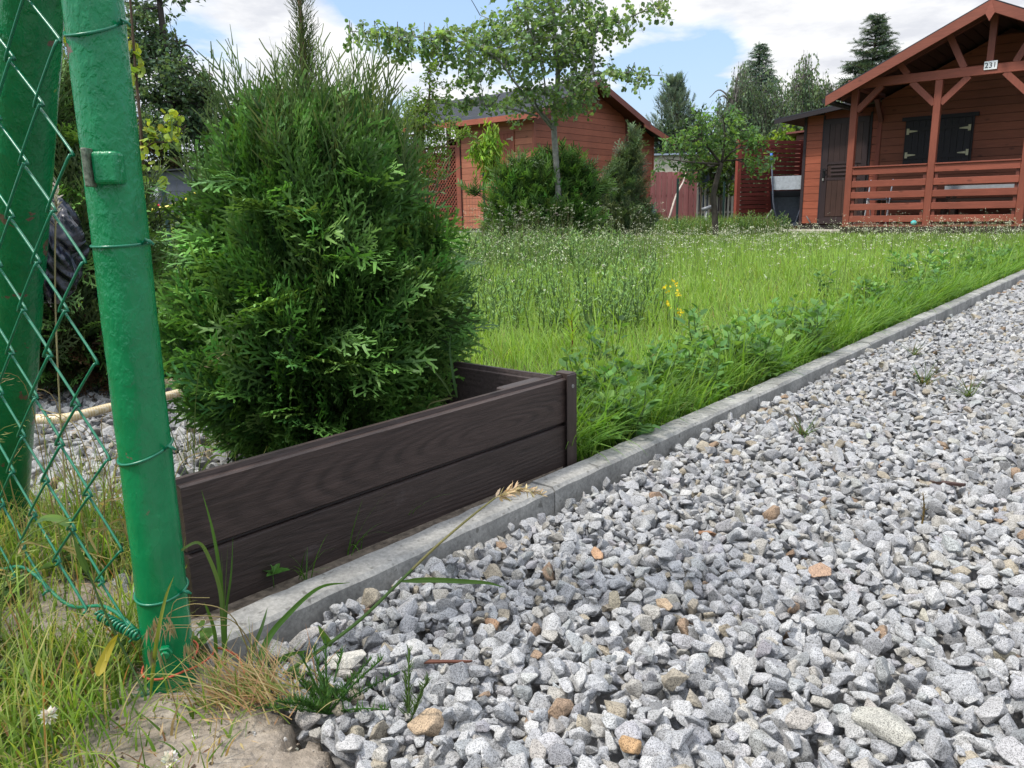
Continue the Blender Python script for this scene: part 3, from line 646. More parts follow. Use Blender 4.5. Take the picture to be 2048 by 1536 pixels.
def put_sprays(mb, protos, P, D, N, size, cin, ctip, flat=1.0):
    n = len(P); w = rng.integers(0, len(protos), n); M = frames(D, N)
    cin = np.broadcast_to(cin, (n, 3)); ctip = np.broadcast_to(ctip, (n, 3)); size = np.broadcast_to(size, (n,))
    for k, (V, F, T) in enumerate(protos):
        s = w == k
        if not s.any(): continue
        m = int(s.sum()); W = np.einsum('nij,nkj->nki', M[s], V[None]*size[s][:, None, None]) + P[s][:, None, :]
        FF = (F[None] + (np.arange(m)*len(V))[:, None, None]).reshape(-1, 4)
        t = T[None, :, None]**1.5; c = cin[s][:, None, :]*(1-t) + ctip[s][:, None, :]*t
        mb.add(W.reshape(-1, 3), FF, c.reshape(-1, 3))
def thuja(name, label, prof, base, n, size, leader=None, dark=(.013, .040, .018), tip=(.072, .170, .034), pale=(.12, .25, .055), depthr=1.0, spikes=140, seedtop=True, lit=None, spiky=(.5, .95)):
    """prof: (z, x_left, x_right); foliage on crown, trunk and stems inside"""
    prof = np.array(prof, float); zs = prof[:, 0]
    tr = thing(name, label, 'conifer', (0, 0, 0)); zt = zs[-1]
    def cr(z):
        l = np.interp(z, zs, prof[:, 1]); r = np.interp(z, zs, prof[:, 2]); return (l+r)/2, (r-l)/2
    mb = MB(); z = zs[0] + (zs[-1]-zs[0])*rng.random(n)**.92; c, rad = cr(z); a = rng.random(n)*2*math.pi
    lump = 1 + .09*np.sin(3*a+z*9) + .10*np.sin(7*a-z*23+1) + .08*np.sin(11*a+z*41)
    rho = (.42 + .55*rng.random(n)**.55)*lump; rr = rad*rho
    P = np.stack([c + rr*np.cos(a), base[1] + rr*depthr*np.sin(a), z], 1)
    out = np.stack([np.cos(a), np.sin(a), np.zeros(n)], 1); tt = (z-zs[0])/(zs[-1]-zs[0])
    up = .25 + 1.25*tt**1.1
    D = nrm(out*(1.05-.5*tt[:, None]) + np.array([0, 0, 1.])*up[:, None] + rng.normal(0, .28, (n, 3)))
    tang = np.stack([-np.sin(a), np.cos(a), np.zeros(n)], 1); N = nrm(tang*rng.choice([-1, 1], n)[:, None]*.7 + out*.9 + np.array([0, 0, .3]) + rng.normal(0, .35, (n, 3)))
    P = P - D*size*.55
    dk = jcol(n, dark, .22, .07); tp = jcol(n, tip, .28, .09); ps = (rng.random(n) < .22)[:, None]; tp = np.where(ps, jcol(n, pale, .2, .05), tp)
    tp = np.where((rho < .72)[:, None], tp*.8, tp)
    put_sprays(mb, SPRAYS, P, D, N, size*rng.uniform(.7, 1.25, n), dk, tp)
    k2 = n//7; z = zs[0] + (zs[-1]-zs[0])*rng.random(k2)*.85; c, rad = cr(z); a = rng.random(k2)*2*math.pi; out = np.stack([np.cos(a), np.sin(a), 0*a], 1)
    lay = np.sin(a*5+z*31) > .1; z, c, rad, a, out = z[lay], c[lay], rad[lay], a[lay], out[lay]; k2 = len(z)
    P = np.stack([c + rad*.96*np.cos(a), base[1] + rad*.96*depthr*np.sin(a), z], 1); D = nrm(out + np.array([0, 0, .35]) + rng.normal(0, .25, (k2, 3)))
    put_sprays(mb, SPRAYS, P - D*size*.6, D, nrm(rng.normal(0, .5, (k2, 3)) + np.array([0, 0, 1.]) + out*.6), size*rng.uniform(1.0, 1.45, k2), jcol(k2, dark, .2)*1.3, jcol(k2, pale, .25, .08))
    # bare-tipped upright shoots over the shoulder
    if spikes:
        m = spikes; z = zs[0] + (zs[-1]-zs[0])*rng.uniform(*spiky, m); c, rad = cr(z); a = rng.random(m)*2*math.pi; rr = rad*rng.uniform(.45, 1.0, m)
        P = np.stack([c + rr*np.cos(a), base[1] + rr*depthr*np.sin(a), z], 1); out = np.stack([np.cos(a), np.sin(a), np.zeros(m)], 1)
        D = nrm(out*.38*(rr/np.maximum(rad, .01))[:, None] + np.array([0, 0, 1.]) + rng.normal(0, .10, (m, 3)))
        for rep in range(3):
            put_sprays(mb, UPSPR, P - D*size*(.3-.35*rep), nrm(D + rng.normal(0, .06, (m, 3))), rdir(m), size*rng.uniform(.9, 1.35, m), jcol(m, (.035, .085, .03), .2), jcol(m, (.12, .17, .06), .2))
    if leader:
        (lx, ly, z0), z1, lr = leader; m = 260; t = rng.random(m); z = z0 + (z1-z0)*t; a = rng.random(m)*2*math.pi
        P = np.stack([lx + 0*z, ly + 0*z, z], 1); D = nrm(np.stack([np.cos(a)*.5, np.sin(a)*.5, 1.0 + 0*a], 1) + rng.normal(0, .1, (m, 3)))
        put_sprays(mb, UPSPR, P, D, rdir(m), lr*(1.25-.8*t)*rng.uniform(.7, 1.3, m), jcol(m, (.03, .06, .02), .2), jcol(m, (.075, .10, .035), .2))
    mb.build('crown', CONI, tr)
    mb = MB(); tb = np.array([base[0], base[1], zs[0]-.06]); tp_ = np.array([cr(zt)[0], base[1], zt])
    if leader: tp_ = np.array([leader[0][0], leader[0][1], leader[1]-.02])
    r0 = .045*(zt); mb.tube([tb + (tp_-tb)*k/6 for k in range(7)], np.linspace(r0, .003, 7), 8, (.10, .065, .045))
    for k in range(34):
        t = rng.uniform(.03, .55); p = tb + (tp_-tb)*t; a = rng.random()*6.28; c, rad = cr(p[2] + .1); L = rad*rng.uniform(.5, .85); z2 = p[2] + L*(.5 + t)
        q = np.array([c + math.cos(a)*L, base[1] + math.sin(a)*L*depthr, z2]); mid = (p+q)/2 + np.array([math.cos(a)*.1*L, math.sin(a)*.1*L, -.12*L])
        mb.tube(smooth_path([p, mid, q], 3), np.linspace(r0*.28, .0015, 7), 5, (.10, .06, .04))
    mb.build('trunk', BARK, tr); return tr
TB = (-.445, 1.74)
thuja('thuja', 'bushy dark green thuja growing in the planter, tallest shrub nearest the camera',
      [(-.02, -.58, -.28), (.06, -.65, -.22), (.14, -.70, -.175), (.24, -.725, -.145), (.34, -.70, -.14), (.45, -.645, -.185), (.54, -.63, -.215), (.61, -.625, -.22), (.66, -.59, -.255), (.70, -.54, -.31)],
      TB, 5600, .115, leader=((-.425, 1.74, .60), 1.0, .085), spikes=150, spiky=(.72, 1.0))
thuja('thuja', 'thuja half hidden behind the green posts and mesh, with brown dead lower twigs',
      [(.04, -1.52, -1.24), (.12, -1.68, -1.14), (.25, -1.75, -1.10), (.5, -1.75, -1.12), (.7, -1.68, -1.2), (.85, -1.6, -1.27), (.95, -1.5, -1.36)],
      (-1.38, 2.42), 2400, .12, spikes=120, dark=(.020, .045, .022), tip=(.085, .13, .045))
# dead brown twigs under it
mb = MB(); m = 160; P = np.stack([rng.uniform(-1.6, -1.15, m), rng.uniform(2.25, 2.5, m), rng.uniform(.0, .16, m)], 1)
put_sprays(mb, SPRAYS, P, nrm(rdir(m)*[1, 1, .5]), rdir(m), rng.uniform(.06, .12, m), jcol(m, (.07, .045, .03)), jcol(m, (.12, .07, .04)))
mb.build('dead_twigs', CONI, kind='stuff', label='brown dead thuja twigs under the shrub behind the posts')
# --- broadleaf tree: limbs given as polylines, leaf tufts around them
def tree(name, label, limbs, bark, lk, lsize, cols, cw, tufts, n_per, cat='tree', tuft_r=.25, trunk_pts=None, hang=0.0, twig_r=.004, group=None, mat=None, v=.16, flop=.8, conif=False):
    """limbs: list of (points, r0, r1); tufts: list of (centre, radius(3), count of twigs)"""
    t = thing(name, label, cat, tuple(limbs[0][0][0]) if False else (0, 0, 0), group=group)
    mb = MB()
    for pts, r0, r1 in limbs:
        P = smooth_path(pts, 5); mb.tube(P, np.linspace(r0, r1, len(P)), 9 if r0 > .03 else 6, bark)
    lf = MB(); nodes_ = np.concatenate([smooth_path(l[0], 4)[2:] for l in limbs])
    for (c, rad, cnt) in tufts:
        c = np.array(c, float); rad = np.broadcast_to(np.asarray(rad, float), (3,))
        for k in range(cnt):
            q = rdir(1)[0]*rng.random()**.4; p = c + q*rad
            # twig from the nearest limb point towards p
            d = np.linalg.norm(nodes_ - p, axis=1); a = nodes_[np.argmin(d)]
            L = tuft_r*rng.uniform(.6, 1.4); dd = nrm(p - a + rng.normal(0, .15, 3)*L + np.array([0, 0, -hang*L])); 
            e0 = p - dd*L*.5; e1 = p + dd*L*.5 + np.array([0, 0, -hang*L*.5])
            if k % 3 == 0: mb.tube([a, (a+e0)/2 + rng.normal(0, .05, 3)*np.linalg.norm(e0-a), e0, e1], [twig_r*2, twig_r*1.5, twig_r, twig_r*.4], 4, bark, caps=False)
            else: mb.tube([e0, p, e1], [twig_r, twig_r*.7, twig_r*.4], 3, bark, caps=False)
            m = max(2, int(n_per*rng.uniform(.6, 1.4))); s = rng.random(m)[:, None]
            P = e0*(1-s) + e1*s + rng.normal(0, lsize*.35, (m, 3)); D = nrm(dd + rng.normal(0, .9, (m, 3)) + np.array([0, 0, -hang*1.5]))
            lf_c = mixcol(1, cols, cw, v)[0]; cc = jcol(m, lf_c, .13, .04)
            put_leaves(lf, lk, P, D, lsize*rng.uniform(.6, 1.2, m), cc, flop)
    mb.build('trunk', BARK, t); lf.build('crown', mat or LEAFM, t); return t
def pp_(lst): return [at(x, y, Y) for x, y, Y in lst]
# aspen
AY = 10.35
tb = at(1118, 488, AY); tb[2] = -.05
trunk = [tb] + pp_([(1117, 400, AY), (1112, 320, AY), (1108, 240, AY), (1116, 150, AY), (1108, 60, AY), (1101, -40, AY), (1098, -160, AY), (1095, -300, AY)])
L = [(trunk, .047, .018),
     (pp_([(1108, 262, AY), (1075, 222, AY-.3), (1030, 165, AY-.7), (985, 110, AY-1.0), (900, 80, AY-1.3), (800, 72, AY-1.5), (700, 62, AY-1.6)]), .017, .005),
     (pp_([(1105, 250, AY), (1070, 205, AY-.2), (1090, 170, AY-.4), (1060, 60, AY-.6), (1010, -30, AY-.7)]), .017, .005),
     (pp_([(1075, 232, AY-.2), (1000, 213, AY-.7), (930, 210, AY-1.0), (850, 205, AY-1.1)]), .014, .004),
     (pp_([(1112, 150, AY), (1150, 100, AY-.2), (1200, 60, AY-.3), (1270, 30, AY-.4), (1335, -5, AY-.5)]), .02, .005),
     (pp_([(1112, 170, AY), (1170, 150, AY-.5), (1240, 145, AY-.6), (1325, 152, AY-.7)]), .013, .004),
     (pp_([(1105, 50, AY), (1180, -40, AY), (1260, -130, AY)]), .02, .006), (pp_([(1103, 10, AY), (1010, -90, AY+.3), (900, -150, AY+.4)]), .02, .006),
     (pp_([(1110, 120, AY), (1050, 70, AY+.5), (960, 30, AY+.8)]), .016, .005), (pp_([(1112, 200, AY), (1160, 190, AY+.2), (1200, 200, AY+.3)]), .01, .004)]
def TU(x, y, Y, rx, ry, rd, n): return (at(x, y, Y), (rx/FPX*Y, rd, ry/FPX*Y), n)
T = [TU(740, 72, AY-1.5, 50, 14, .35, 34), TU(830, 85, AY-1.4, 62, 22, .4, 60), TU(910, 95, AY-1.3, 60, 30, .4, 75), TU(985, 80, AY-1.0, 60, 45, .5, 95), TU(790, 100, AY-1.4, 35, 10, .3, 14),
     TU(1060, 60, AY-.5, 60, 65, .6, 150), TU(1120, 50, AY, 60, 60, .6, 130), TU(1180, 60, AY-.3, 55, 50, .5, 105), TU(1150, 120, AY-.3, 60, 35, .5, 80), TU(1050, 130, AY-.4, 55, 30, .5, 80), TU(960, 150, AY-.9, 45, 18, .4, 36),
     TU(1240, 40, AY-.4, 45, 26, .4, 42), TU(1300, 18, AY-.5, 35, 14, .3, 22), TU(1170, 165, AY-.4, 60, 18, .4, 56), TU(1240, 148, AY-.6, 38, 10, .3, 22), TU(1295, 155, AY-.7, 35, 9, .25, 16),
     TU(1060, 195, AY-.3, 60, 25, .4, 66), TU(980, 205, AY-.8, 60, 12, .4, 34), TU(895, 208, AY-1.0, 60, 9, .35, 24), TU(1130, 215, AY-.1, 45, 16, .4, 38), TU(1170, 200, AY+.2, 36, 12, .3, 24), TU(1035, 238, AY-.2, 20, 6, .2, 6),
     TU(1100, -60, AY, 130, 60, .9, 130), TU(1100, -190, AY, 120, 70, .8, 110), TU(950, -90, AY, 90, 50, .6, 60), TU(1250, -110, AY, 80, 50, .6, 50), TU(1095, -300, AY, 60, 60, .5, 50)]
tree('aspen', 'young grey stemmed aspen with round leaves in front of the red shed', L, (.23, .23, .21), 'round', .047, [(.20, .32, .13), (.28, .42, .16), (.15, .25, .11)], [5, 3, 2], [(a, b, max(3, int(c*.74))) for a, b, c in T], 12, tuft_r=.28, hang=.15)
# big dark tree on the left
BY = 31
L = [(pp_([(345, 440, BY), (352, 330, BY), (345, 230, BY), (330, 100, BY), (310, -80, BY)]), .30, .08), (pp_([(350, 300, BY), (400, 210, BY-.5), (425, 150, BY-.5)]), .08, .02), (pp_([(346, 240, BY), (280, 170, BY), (230, 60, BY)]), .13, .04),
     (pp_([(352, 320, BY), (300, 300, BY-1), (250, 285, BY-1.5)]), .06, .02), (pp_([(335, 120, BY), (370, 90, BY), (395, 110, BY)]), .05, .02)]
T = [TU(285, 40, BY, 60, 50, 1.2, 75), TU(300, 110, BY, 70, 50, 1.2, 110), TU(360, 150, BY-.5, 45, 35, 1.0, 60), TU(330, 200, BY, 80, 45, 1.3, 130), TU(400, 190, BY-.5, 42, 30, .9, 55), TU(380, 250, BY, 75, 30, 1.2, 110), TU(300, 270, BY-1, 80, 28, 1.2, 110), TU(430, 230, BY-.3, 40, 35, .8, 40), TU(200, 80, BY, 90, 90, 1.4, 120), TU(330, -60, BY, 130, 50, 1.4, 90), TU(150, 200, BY, 90, 80, 1.3, 100), TU(440, 300, BY+.5, 50, 30, 1.0, 60)]
tree('broadleaf_tree', 'large dark broadleaf tree behind the thuja at upper left', L, (.06, .05, .045), 'diamond', .21, [(.13, .21, .12), (.17, .27, .13), (.09, .16, .10)], [5, 3, 3], T, 17, tuft_r=1.0, twig_r=.014)
# yellow green sapling
SY = 3.9
L = [(pp_([(282, 560, SY), (286, 420, SY), (284, 290, SY), (272, 150, SY), (262, 20, SY), (255, -80, SY)]), .010, .004), (pp_([(285, 300, SY), (310, 285, SY), (345, 283, SY), (372, 250, SY)]), .005, .002), (pp_([(285, 350, SY), (300, 330, SY)]), .004, .002), (pp_([(280, 200, SY), (180, 150, SY), (110, 120, SY)]), .005, .002)]
T = [TU(345, 238, SY, 22, 12, .06, 6), TU(298, 258, SY, 20, 10, .06, 5), TU(355, 262, SY, 16, 16, .05, 4), TU(288, 285, SY, 8, 20, .05, 4), TU(300, 345, SY, 14, 24, .05, 5), TU(296, 400, SY, 10, 18, .05, 3), TU(270, 130, SY, 14, 22, .05, 5), TU(262, 95, SY, 10, 12, .05, 4), TU(120, 150, SY, 32, 26, .08, 8), TU(112, 90, SY, 24, 22, .08, 5), TU(332, 292, SY, 12, 6, .03, 2), TU(120, 60, SY, 30, 60, .1, 14), TU(70, -30, SY, 60, 40, .12, 12)]
tree('sapling', 'slender sapling with large yellow green leaves behind the front post', L, (.09, .06, .04), 'round', .040, [(.40, .46, .07), (.28, .38, .06), (.18, .28, .05)], [4, 4, 2], T, 4, tuft_r=.07, hang=.5, twig_r=.0012, v=.1)
# light green plum bush left of the shed
PY = 8.6
L = [(pp_([(800, 480, PY), (806, 380, PY), (830, 300, PY), (855, 220, PY), (860, 140, PY)]), .028, .006), (pp_([(830, 300, PY), (890, 290, PY-.2), (935, 265, PY-.3)]), .012, .004), (pp_([(810, 340, PY), (770, 280, PY), (760, 220, PY)]), .012, .004), (pp_([(820, 330, PY), (880, 370, PY), (900, 350, PY)]), .008, .003)]
T = [TU(862, 150, PY, 14, 26, .15, 16), TU(850, 200, PY, 36, 26, .3, 42), TU(820, 240, PY, 46, 26, .35, 56), TU(870, 255, PY, 50, 26, .35, 56), TU(925, 268, PY-.3, 26, 12, .2, 16), TU(850, 300, PY, 52, 32, .35, 66), TU(780, 290, PY, 36, 40, .3, 46), TU(800, 350, PY, 50, 32, .3, 50), TU(860, 350, PY, 34, 16, .25, 16), TU(830, 400, PY, 36, 26, .25, 26), TU(900, 170, PY, 16, 8, .1, 5)]
tree('plum_bush', 'loose light green plum bush at the left end of the red shed', L, (.10, .075, .05), 'diamond', .045, [(.20, .31, .06), (.14, .24, .05), (.10, .17, .045)], [4, 4, 2], T, 13, tuft_r=.17, twig_r=.002)
# small bright sapling in front of shed window
YY_ = 13.5
L = [(pp_([(1000, 472, YY_), (992, 400, YY_), (988, 340, YY_), (984, 250, YY_)]), .016, .006), (pp_([(988, 330, YY_), (955, 300, YY_)]), .006, .003)]
T = [TU(983, 258, YY_, 12, 10, .12, 8), TU(985, 285, YY_, 20, 16, .15, 20), TU(955, 292, YY_, 12, 12, .1, 9), TU(972, 315, YY_, 18, 14, .12, 14), TU(988, 330, YY_, 10, 12, .1, 7), TU(980, 350, YY_, 10, 5, .1, 3)]
tree('cherry_sapling', 'small sapling with drooping bright green leaves before the shed window', L, (.10, .06, .05), 'lance', .14, [(.24, .42, .04), (.16, .32, .04), (.32, .42, .07)], [4, 4, 2], T, 17, tuft_r=.2, hang=.8, twig_r=.003)
# fruit tree near the hut
FY = 13.2
L = [(pp_([(1432, 478, FY), (1429, 420, FY), (1428, 385, FY), (1443, 325, FY)]), .055, .04), (pp_([(1442, 328, FY), (1410, 285, FY), (1400, 250, FY)]), .025, .008), (pp_([(1443, 325, FY), (1450, 280, FY), (1447, 235, FY)]), .025, .008), (pp_([(1443, 327, FY), (1470, 300, FY-.3), (1520, 290, FY-.4)]), .022, .006), (pp_([(1440, 328, FY), (1390, 325, FY-.3), (1330, 318, FY-.4)]), .022, .006), (pp_([(1446, 322, FY), (1500, 318, FY+.3), (1545, 320, FY+.3)]), .018, .005), (pp_([(1436, 330, FY), (1415, 330, FY+.5), (1380, 300, FY+.8)]), .02, .005)]
T = [TU(1400, 250, FY, 30, 22, .4, 26), TU(1448, 250, FY, 36, 26, .5, 34), TU(1490, 275, FY-.2, 40, 20, .5, 34), TU(1440, 290, FY, 50, 22, .6, 44), TU(1380, 285, FY, 40, 24, .5, 36), TU(1340, 290, FY-.3, 32, 14, .4, 16), TU(1322, 335, FY-.4, 12, 6, .3, 4), TU(1375, 325, FY-.2, 32, 14, .4, 20), TU(1388, 355, FY, 22, 14, .3, 12), TU(1520, 295, FY-.4, 30, 14, .3, 18), TU(1510, 325, FY, 24, 10, .3, 12), TU(1540, 325, FY+.3, 14, 14, .25, 9), TU(1415, 222, FY, 12, 8, .2, 4), TU(1500, 345, FY, 16, 6, .2, 5)]
tree('fruit_tree', 'small spreading fruit tree with dark stem between shed and hut', L, (.065, .055, .045), 'diamond', .085, [(.11, .22, .07), (.17, .30, .08), (.075, .15, .06)], [5, 3, 3], [(a, b, max(3, int(c*.8))) for a, b, c in T], 11, tuft_r=.28, hang=.05, twig_r=.004)
# --- conifers in the distance
def conifer(name, label, px, pyb, pyt, Y, halfw, cols, kind='spruce', lev=26, seed=0, cat='conifer', dens=1.0):
    b = at(px, pyb, Y); tpz = at(px, pyt, Y)[2]; H = tpz + .3; bx, by = at(px, (pyb+pyt)/2, Y)[:2]; hw = halfw/FPX*Y
    t = thing(name, label, cat, (0, 0, 0)); mb = MB(); mb.tube([(bx, by, -.1), (bx, by, H*.5), (bx, by, tpz)], [H*.022, H*.014, .012], 7, (.07, .05, .04)); lf = MB()
    for k in range(int(lev*dens)):
        f = k/(lev*dens); z = H*(.08 + .9*f); R_ = hw*(1-f)**.8 + .05; nb = 7 if kind == 'spruce' else 6
        for j in range(nb):
            a = rng.random()*6.28; L_ = R_*rng.uniform(.65, 1.15)
            if kind == 'spruce': droop = -.28*(1-f) + .25*f + rng.uniform(-.1, .1); curve = .10
            else: droop = .55 + .5*f; curve = .3
            o = np.array([math.cos(a), math.sin(a), 0]); s = np.linspace(0, 1, 6)[:, None]
            P = np.array([bx, by, z]) + o*L_*s + np.array([0, 0, 1])*L_*(droop*s + curve*s*s)
            mb.tube(P, np.linspace(.018, .004, 6), 3, (.08, .055, .04), caps=False)
            m = max(8, int(L_*(22 if kind == 'spruce' else 11)*dens)); tt = rng.uniform(.12, 1.0, m); Q = np.stack([np.interp(tt, s[:, 0], P[:, i]) for i in range(3)], 1)
            sd_ = rng.choice([-1, 1], m); pr_ = np.array([-o[1], o[0], 0])
            if kind == 'spruce': D = nrm(o*.8 + pr_*sd_[:, None]*.75 + rng.normal(0, .2, (m, 3)) + np.array([0, 0, -.15])); sz = .16 + L_*.26*(1-tt*.5)
            else: D = nrm(o*.35 + np.array([0, 0, .9]) + rng.normal(0, .25, (m, 3))); sz = np.full(m, .3)
            put_sprays(lf, BRUSH, Q, D, nrm(rng.normal(0, .5, (m, 3)) + np.array([0, 0, 1.])), sz*rng.uniform(.7, 1.2, m), jcol(m, cols[0], .18), jcol(m, cols[1], .18))
    m = 14; Q = np.tile([[bx, by, tpz-.15]], (m, 1)) + np.stack([np.zeros(m), np.zeros(m), rng.uniform(-.5, .1, m)], 1)
    put_sprays(lf, BRUSH, Q, nrm(np.stack([rng.normal(0, .35, m), rng.normal(0, .35, m), np.ones(m)], 1)), rdir(m), np.full(m, .3), jcol(m, cols[0]), jcol(m, cols[1]))
    mb.build('trunk', BARK, t); lf.build('crown', CONI, t); return t
def brush_proto(seed):
    r = random.Random(seed); V = []; F = []; T = []
    def q(a, b, w):
        d = np.array(b)-np.array(a); nx = nrm(np.array([d[1], -d[0], 0])+1e-6)*w; i = len(V); V.extend([tuple(a-nx), tuple(a+nx), tuple(b+nx*.4), tuple(b-nx*.4)]); F.append((i, i+1, i+2, i+3)); T.append(min(1., float(b[1])))
    q(np.array([0, 0, 0.]), np.array([0, 1, 0.]), .03)
    for i in range(13):
        t = (i+.5)/13; s = 1 if i % 2 else -1; a = np.array([0, t, 0]); q(a, a + np.array([s*.24*(1-.5*t), .2, r.uniform(-.1, .14)]), .035)
    return np.array(V), np.array(F), np.array(T)
BRUSH = [brush_proto(i) for i in range(4)]
conifer('spruce', 'tall dark spruce rising behind the left slope of the hut roof', 1738, 440, 40, 24, 125, ((.05, .082, .06), (.10, .15, .10)), lev=60)
conifer('spruce', 'bluish spruce between the two huts, left of the birches', 1512, 440, 98, 27, 100, ((.085, .14, .12), (.16, .24, .19)), lev=58)
conifer('pine', 'grey green young pine with upright candles behind the red shed', 1345, 440, 176, 29, 74, ((.09, .13, .10), (.16, .22, .15)), kind='pine', lev=36)
# birches with hanging twigs
def birch(px, pyt, Y, hw, label, cols, tufts, dens=1.0):
    b = at(px, 440, Y); tp_ = at(px, pyt, Y); x, y = tp_[:2]; H = tp_[2]; w = hw/FPX*Y
    L = [([(x, y, -.1), (x+.1, y, H*.4), (x-.1, y, H*.75), (x, y, H)], .14, .02)]
    for k in range(12):
        a = rng.random()*6.28; z = H*rng.uniform(.3, .85); l = w*rng.uniform(.6, 1.0); L.append(([(x, y, z), (x+math.cos(a)*l*.6, y+math.sin(a)*l*.6, z+l*.6), (x+math.cos(a)*l, y+math.sin(a)*l, z+l*.35)], .035, .008))
    T = [(at(a, b_, Y), (rx/FPX*Y, .9, ry/FPX*Y), int(n*1.7)) for a, b_, rx, ry, n in tufts]
    return tree('birch', label, L, (.11, .10, .09), 'diamond', .10, cols, [4, 4, 3], T, 24, tuft_r=.75, hang=1.6, twig_r=.004)
birch(1612, 126, 24, 60, 'drooping birch right behind the slatted fence', [(.13, .20, .105), (.18, .26, .12), (.09, .15, .09)],
      [(1612, 140, 16, 16, 12), (1605, 185, 42, 28, 60), (1640, 200, 40, 30, 55), (1590, 240, 52, 34, 80), (1640, 250, 44, 26, 60), (1560, 290, 40, 30, 50), (1620, 290, 50, 26, 60), (1670, 215, 20, 18, 20)])
birch(1475, 150, 25, 60, 'weeping birch left of the bluish spruce', [(.14, .21, .12), (.19, .27, .14), (.10, .16, .10)],
      [(1490, 165, 30, 16, 20), (1500, 200, 44, 22, 55), (1470, 225, 44, 22, 50), (1500, 250, 56, 26, 75), (1450, 262, 36, 26, 40), (1500, 290, 56, 26, 60), (1550, 210, 30, 60, 50)])
# bright green bush behind slatted fence and hedge masses beyond
def mass(name, label, tufts, Y, size, cols, per=14, kind=None, tr=.5, cat='bush'):
    L = [([at(t_[0], 440, Y)*[1, 1, 0] + [0, 0, -.05], at(t_[0], 440, Y)*[1, 1, 0] + [0, 0, max(.3, at(t_[0], t_[1], Y)[2]*.7)], at(t_[0], t_[1], Y)], .03, .01) for t_ in tufts]
    T = [(at(a, b, Y), (rx/FPX*Y, .7, ry/FPX*Y), n) for a, b, rx, ry, n in tufts]
    return tree(name, label, L, (.07, .055, .04), 'diamond', size, cols, [4, 3, 3], T, per, tuft_r=tr, cat=cat, twig_r=.005)
mass('bush', 'bright yellow green bush above the slatted red fence', [(1565, 288, 34, 16, 46), (1590, 275, 16, 14, 20), (1545, 285, 20, 10, 16)], 19.5, .14, [(.20, .30, .03), (.13, .22, .03), (.07, .13, .03)])
mass('bush', 'dark bush behind the beige cabin between shed and fruit tree', [(1330, 280, 40, 30, 60), (1380, 260, 40, 30, 60), (1420, 300, 40, 30, 60), (1350, 310, 40, 10, 24)], 26, .15, [(.04, .07, .045), (.06, .10, .05), (.03, .05, .035)], per=18)
mass('bush', 'sunlit hedge behind the white roofed shelter', [(1420, 325, 36, 14, 40), (1470, 320, 36, 18, 44), (1400, 335, 20, 10, 18), (1440, 370, 40, 16, 40)], 23, .13, [(.12, .20, .035), (.08, .14, .03), (.05, .09, .03)])
mass('bush', 'round green shrub behind the roof of the grey shed', [(330, 318, 26, 16, 30), (300, 322, 24, 14, 24), (380, 322, 34, 14, 30), (440, 330, 40, 30, 50)], 30, .16, [(.07, .11, .045), (.05, .09, .04), (.14, .10, .05)])
mass('bush', 'low garden plants along the foot of the grey shed', [(320, 438, 30, 8, 34), (370, 440, 30, 9, 34), (420, 435, 30, 14, 34)], 23, .12, [(.09, .15, .04), (.06, .11, .035), (.12, .19, .04)])
# far wood closing the horizon
mb = MB(); m = 26000; a = rng.uniform(-1.25, 1.25, m); d = rng.uniform(42, 60, m); hgt = 3.2 + 1.0*np.sin(a*9) + .8*np.sin(a*23+1); z = hgt*rng.random(m)
P = np.stack([d*np.sin(a), d*np.cos(a), z], 1); put_leaves(mb, 'diamond', P, rdir(m), rng.uniform(.5, 1.0, m), mixcol(m, [(.03, .05, .035), (.05, .08, .045), (.02, .035, .028)], [1, 1, 1]))
mb.build('far_woodland', LEAFM, kind='stuff', label='distant belt of dark trees on the horizon')
# --- yew and juniper in front of the shed
def shrub(name, label, cx, cyb, Y, lumps, size, dark, tip, n_per, up=.5, protos=None, shoots=0, cat='shrub'):
    t = thing(name, label, cat, (0, 0, 0)); lf = MB(); mb = MB(); b = at(cx, cyb, Y); b[2] = -.03
    for (px, py, rx, ry, n) in lumps:
        c = at(px, py, Y); rad = np.array([rx/FPX*Y, rx/FPX*Y*.8, ry/FPX*Y]); mb.tube(smooth_path([b, (b+c)/2 + rng.normal(0, .06, 3), c], 3), np.linspace(.02, .005, 7), 5, (.08, .05, .035))
        q = rdir(n); r_ = rng.random(n)**.35; P = c + q*rad*r_[:, None]; P[:, 2] = np.maximum(P[:, 2], .02)
        D = nrm(q*[1, 1, .6] + np.array([0, 0, up]) + rng.normal(0, .35, (n, 3)))
        put_sprays(lf, protos or SPRAYS, P - D*size*.5, D, nrm(rng.normal(0, .6, (n, 3)) + np.array([0, 0, 1.])), size*rng.uniform(.6, 1.3, n), jcol(n, dark, .2), jcol(n, tip, .3, .1))
    mb.build('trunk', BARK, t); lf.build('crown', CONI, t); return t
shrub('yew', 'spreading dark green yew at the foot of the aspen', 1080, 488, 10.55,
      [(1085, 440, 85, 50, 900), (1020, 420, 50, 55, 420), (1075, 370, 50, 40, 380), (1140, 400, 50, 40, 360), (1150, 345, 34, 20, 110), (1000, 470, 32, 26, 160), (1160, 450, 45, 30, 240), (1020, 355, 26, 24, 90), (1120, 320, 36, 16, 70), (1185, 372, 34, 14, 60), (1045, 330, 26, 14, 50), (950, 378, 22, 9, 16)],
      .26, (.022, .052, .024), (.12, .23, .055), 0, .6, BRUSH)
shrub('juniper', 'slim upright thuja beside the right part of the red shed', 1240, 490, 12.2,
      [(1245, 430, 46, 46, 420), (1250, 370, 34, 45, 300), (1262, 320, 20, 34, 120), (1268, 280, 10, 24, 40), (1215, 420, 30, 30, 140), (1280, 440, 26, 26, 120), (1235, 335, 14, 14, 30)],
      .26, (.045, .08, .045), (.12, .17, .085), 0, 1.3)
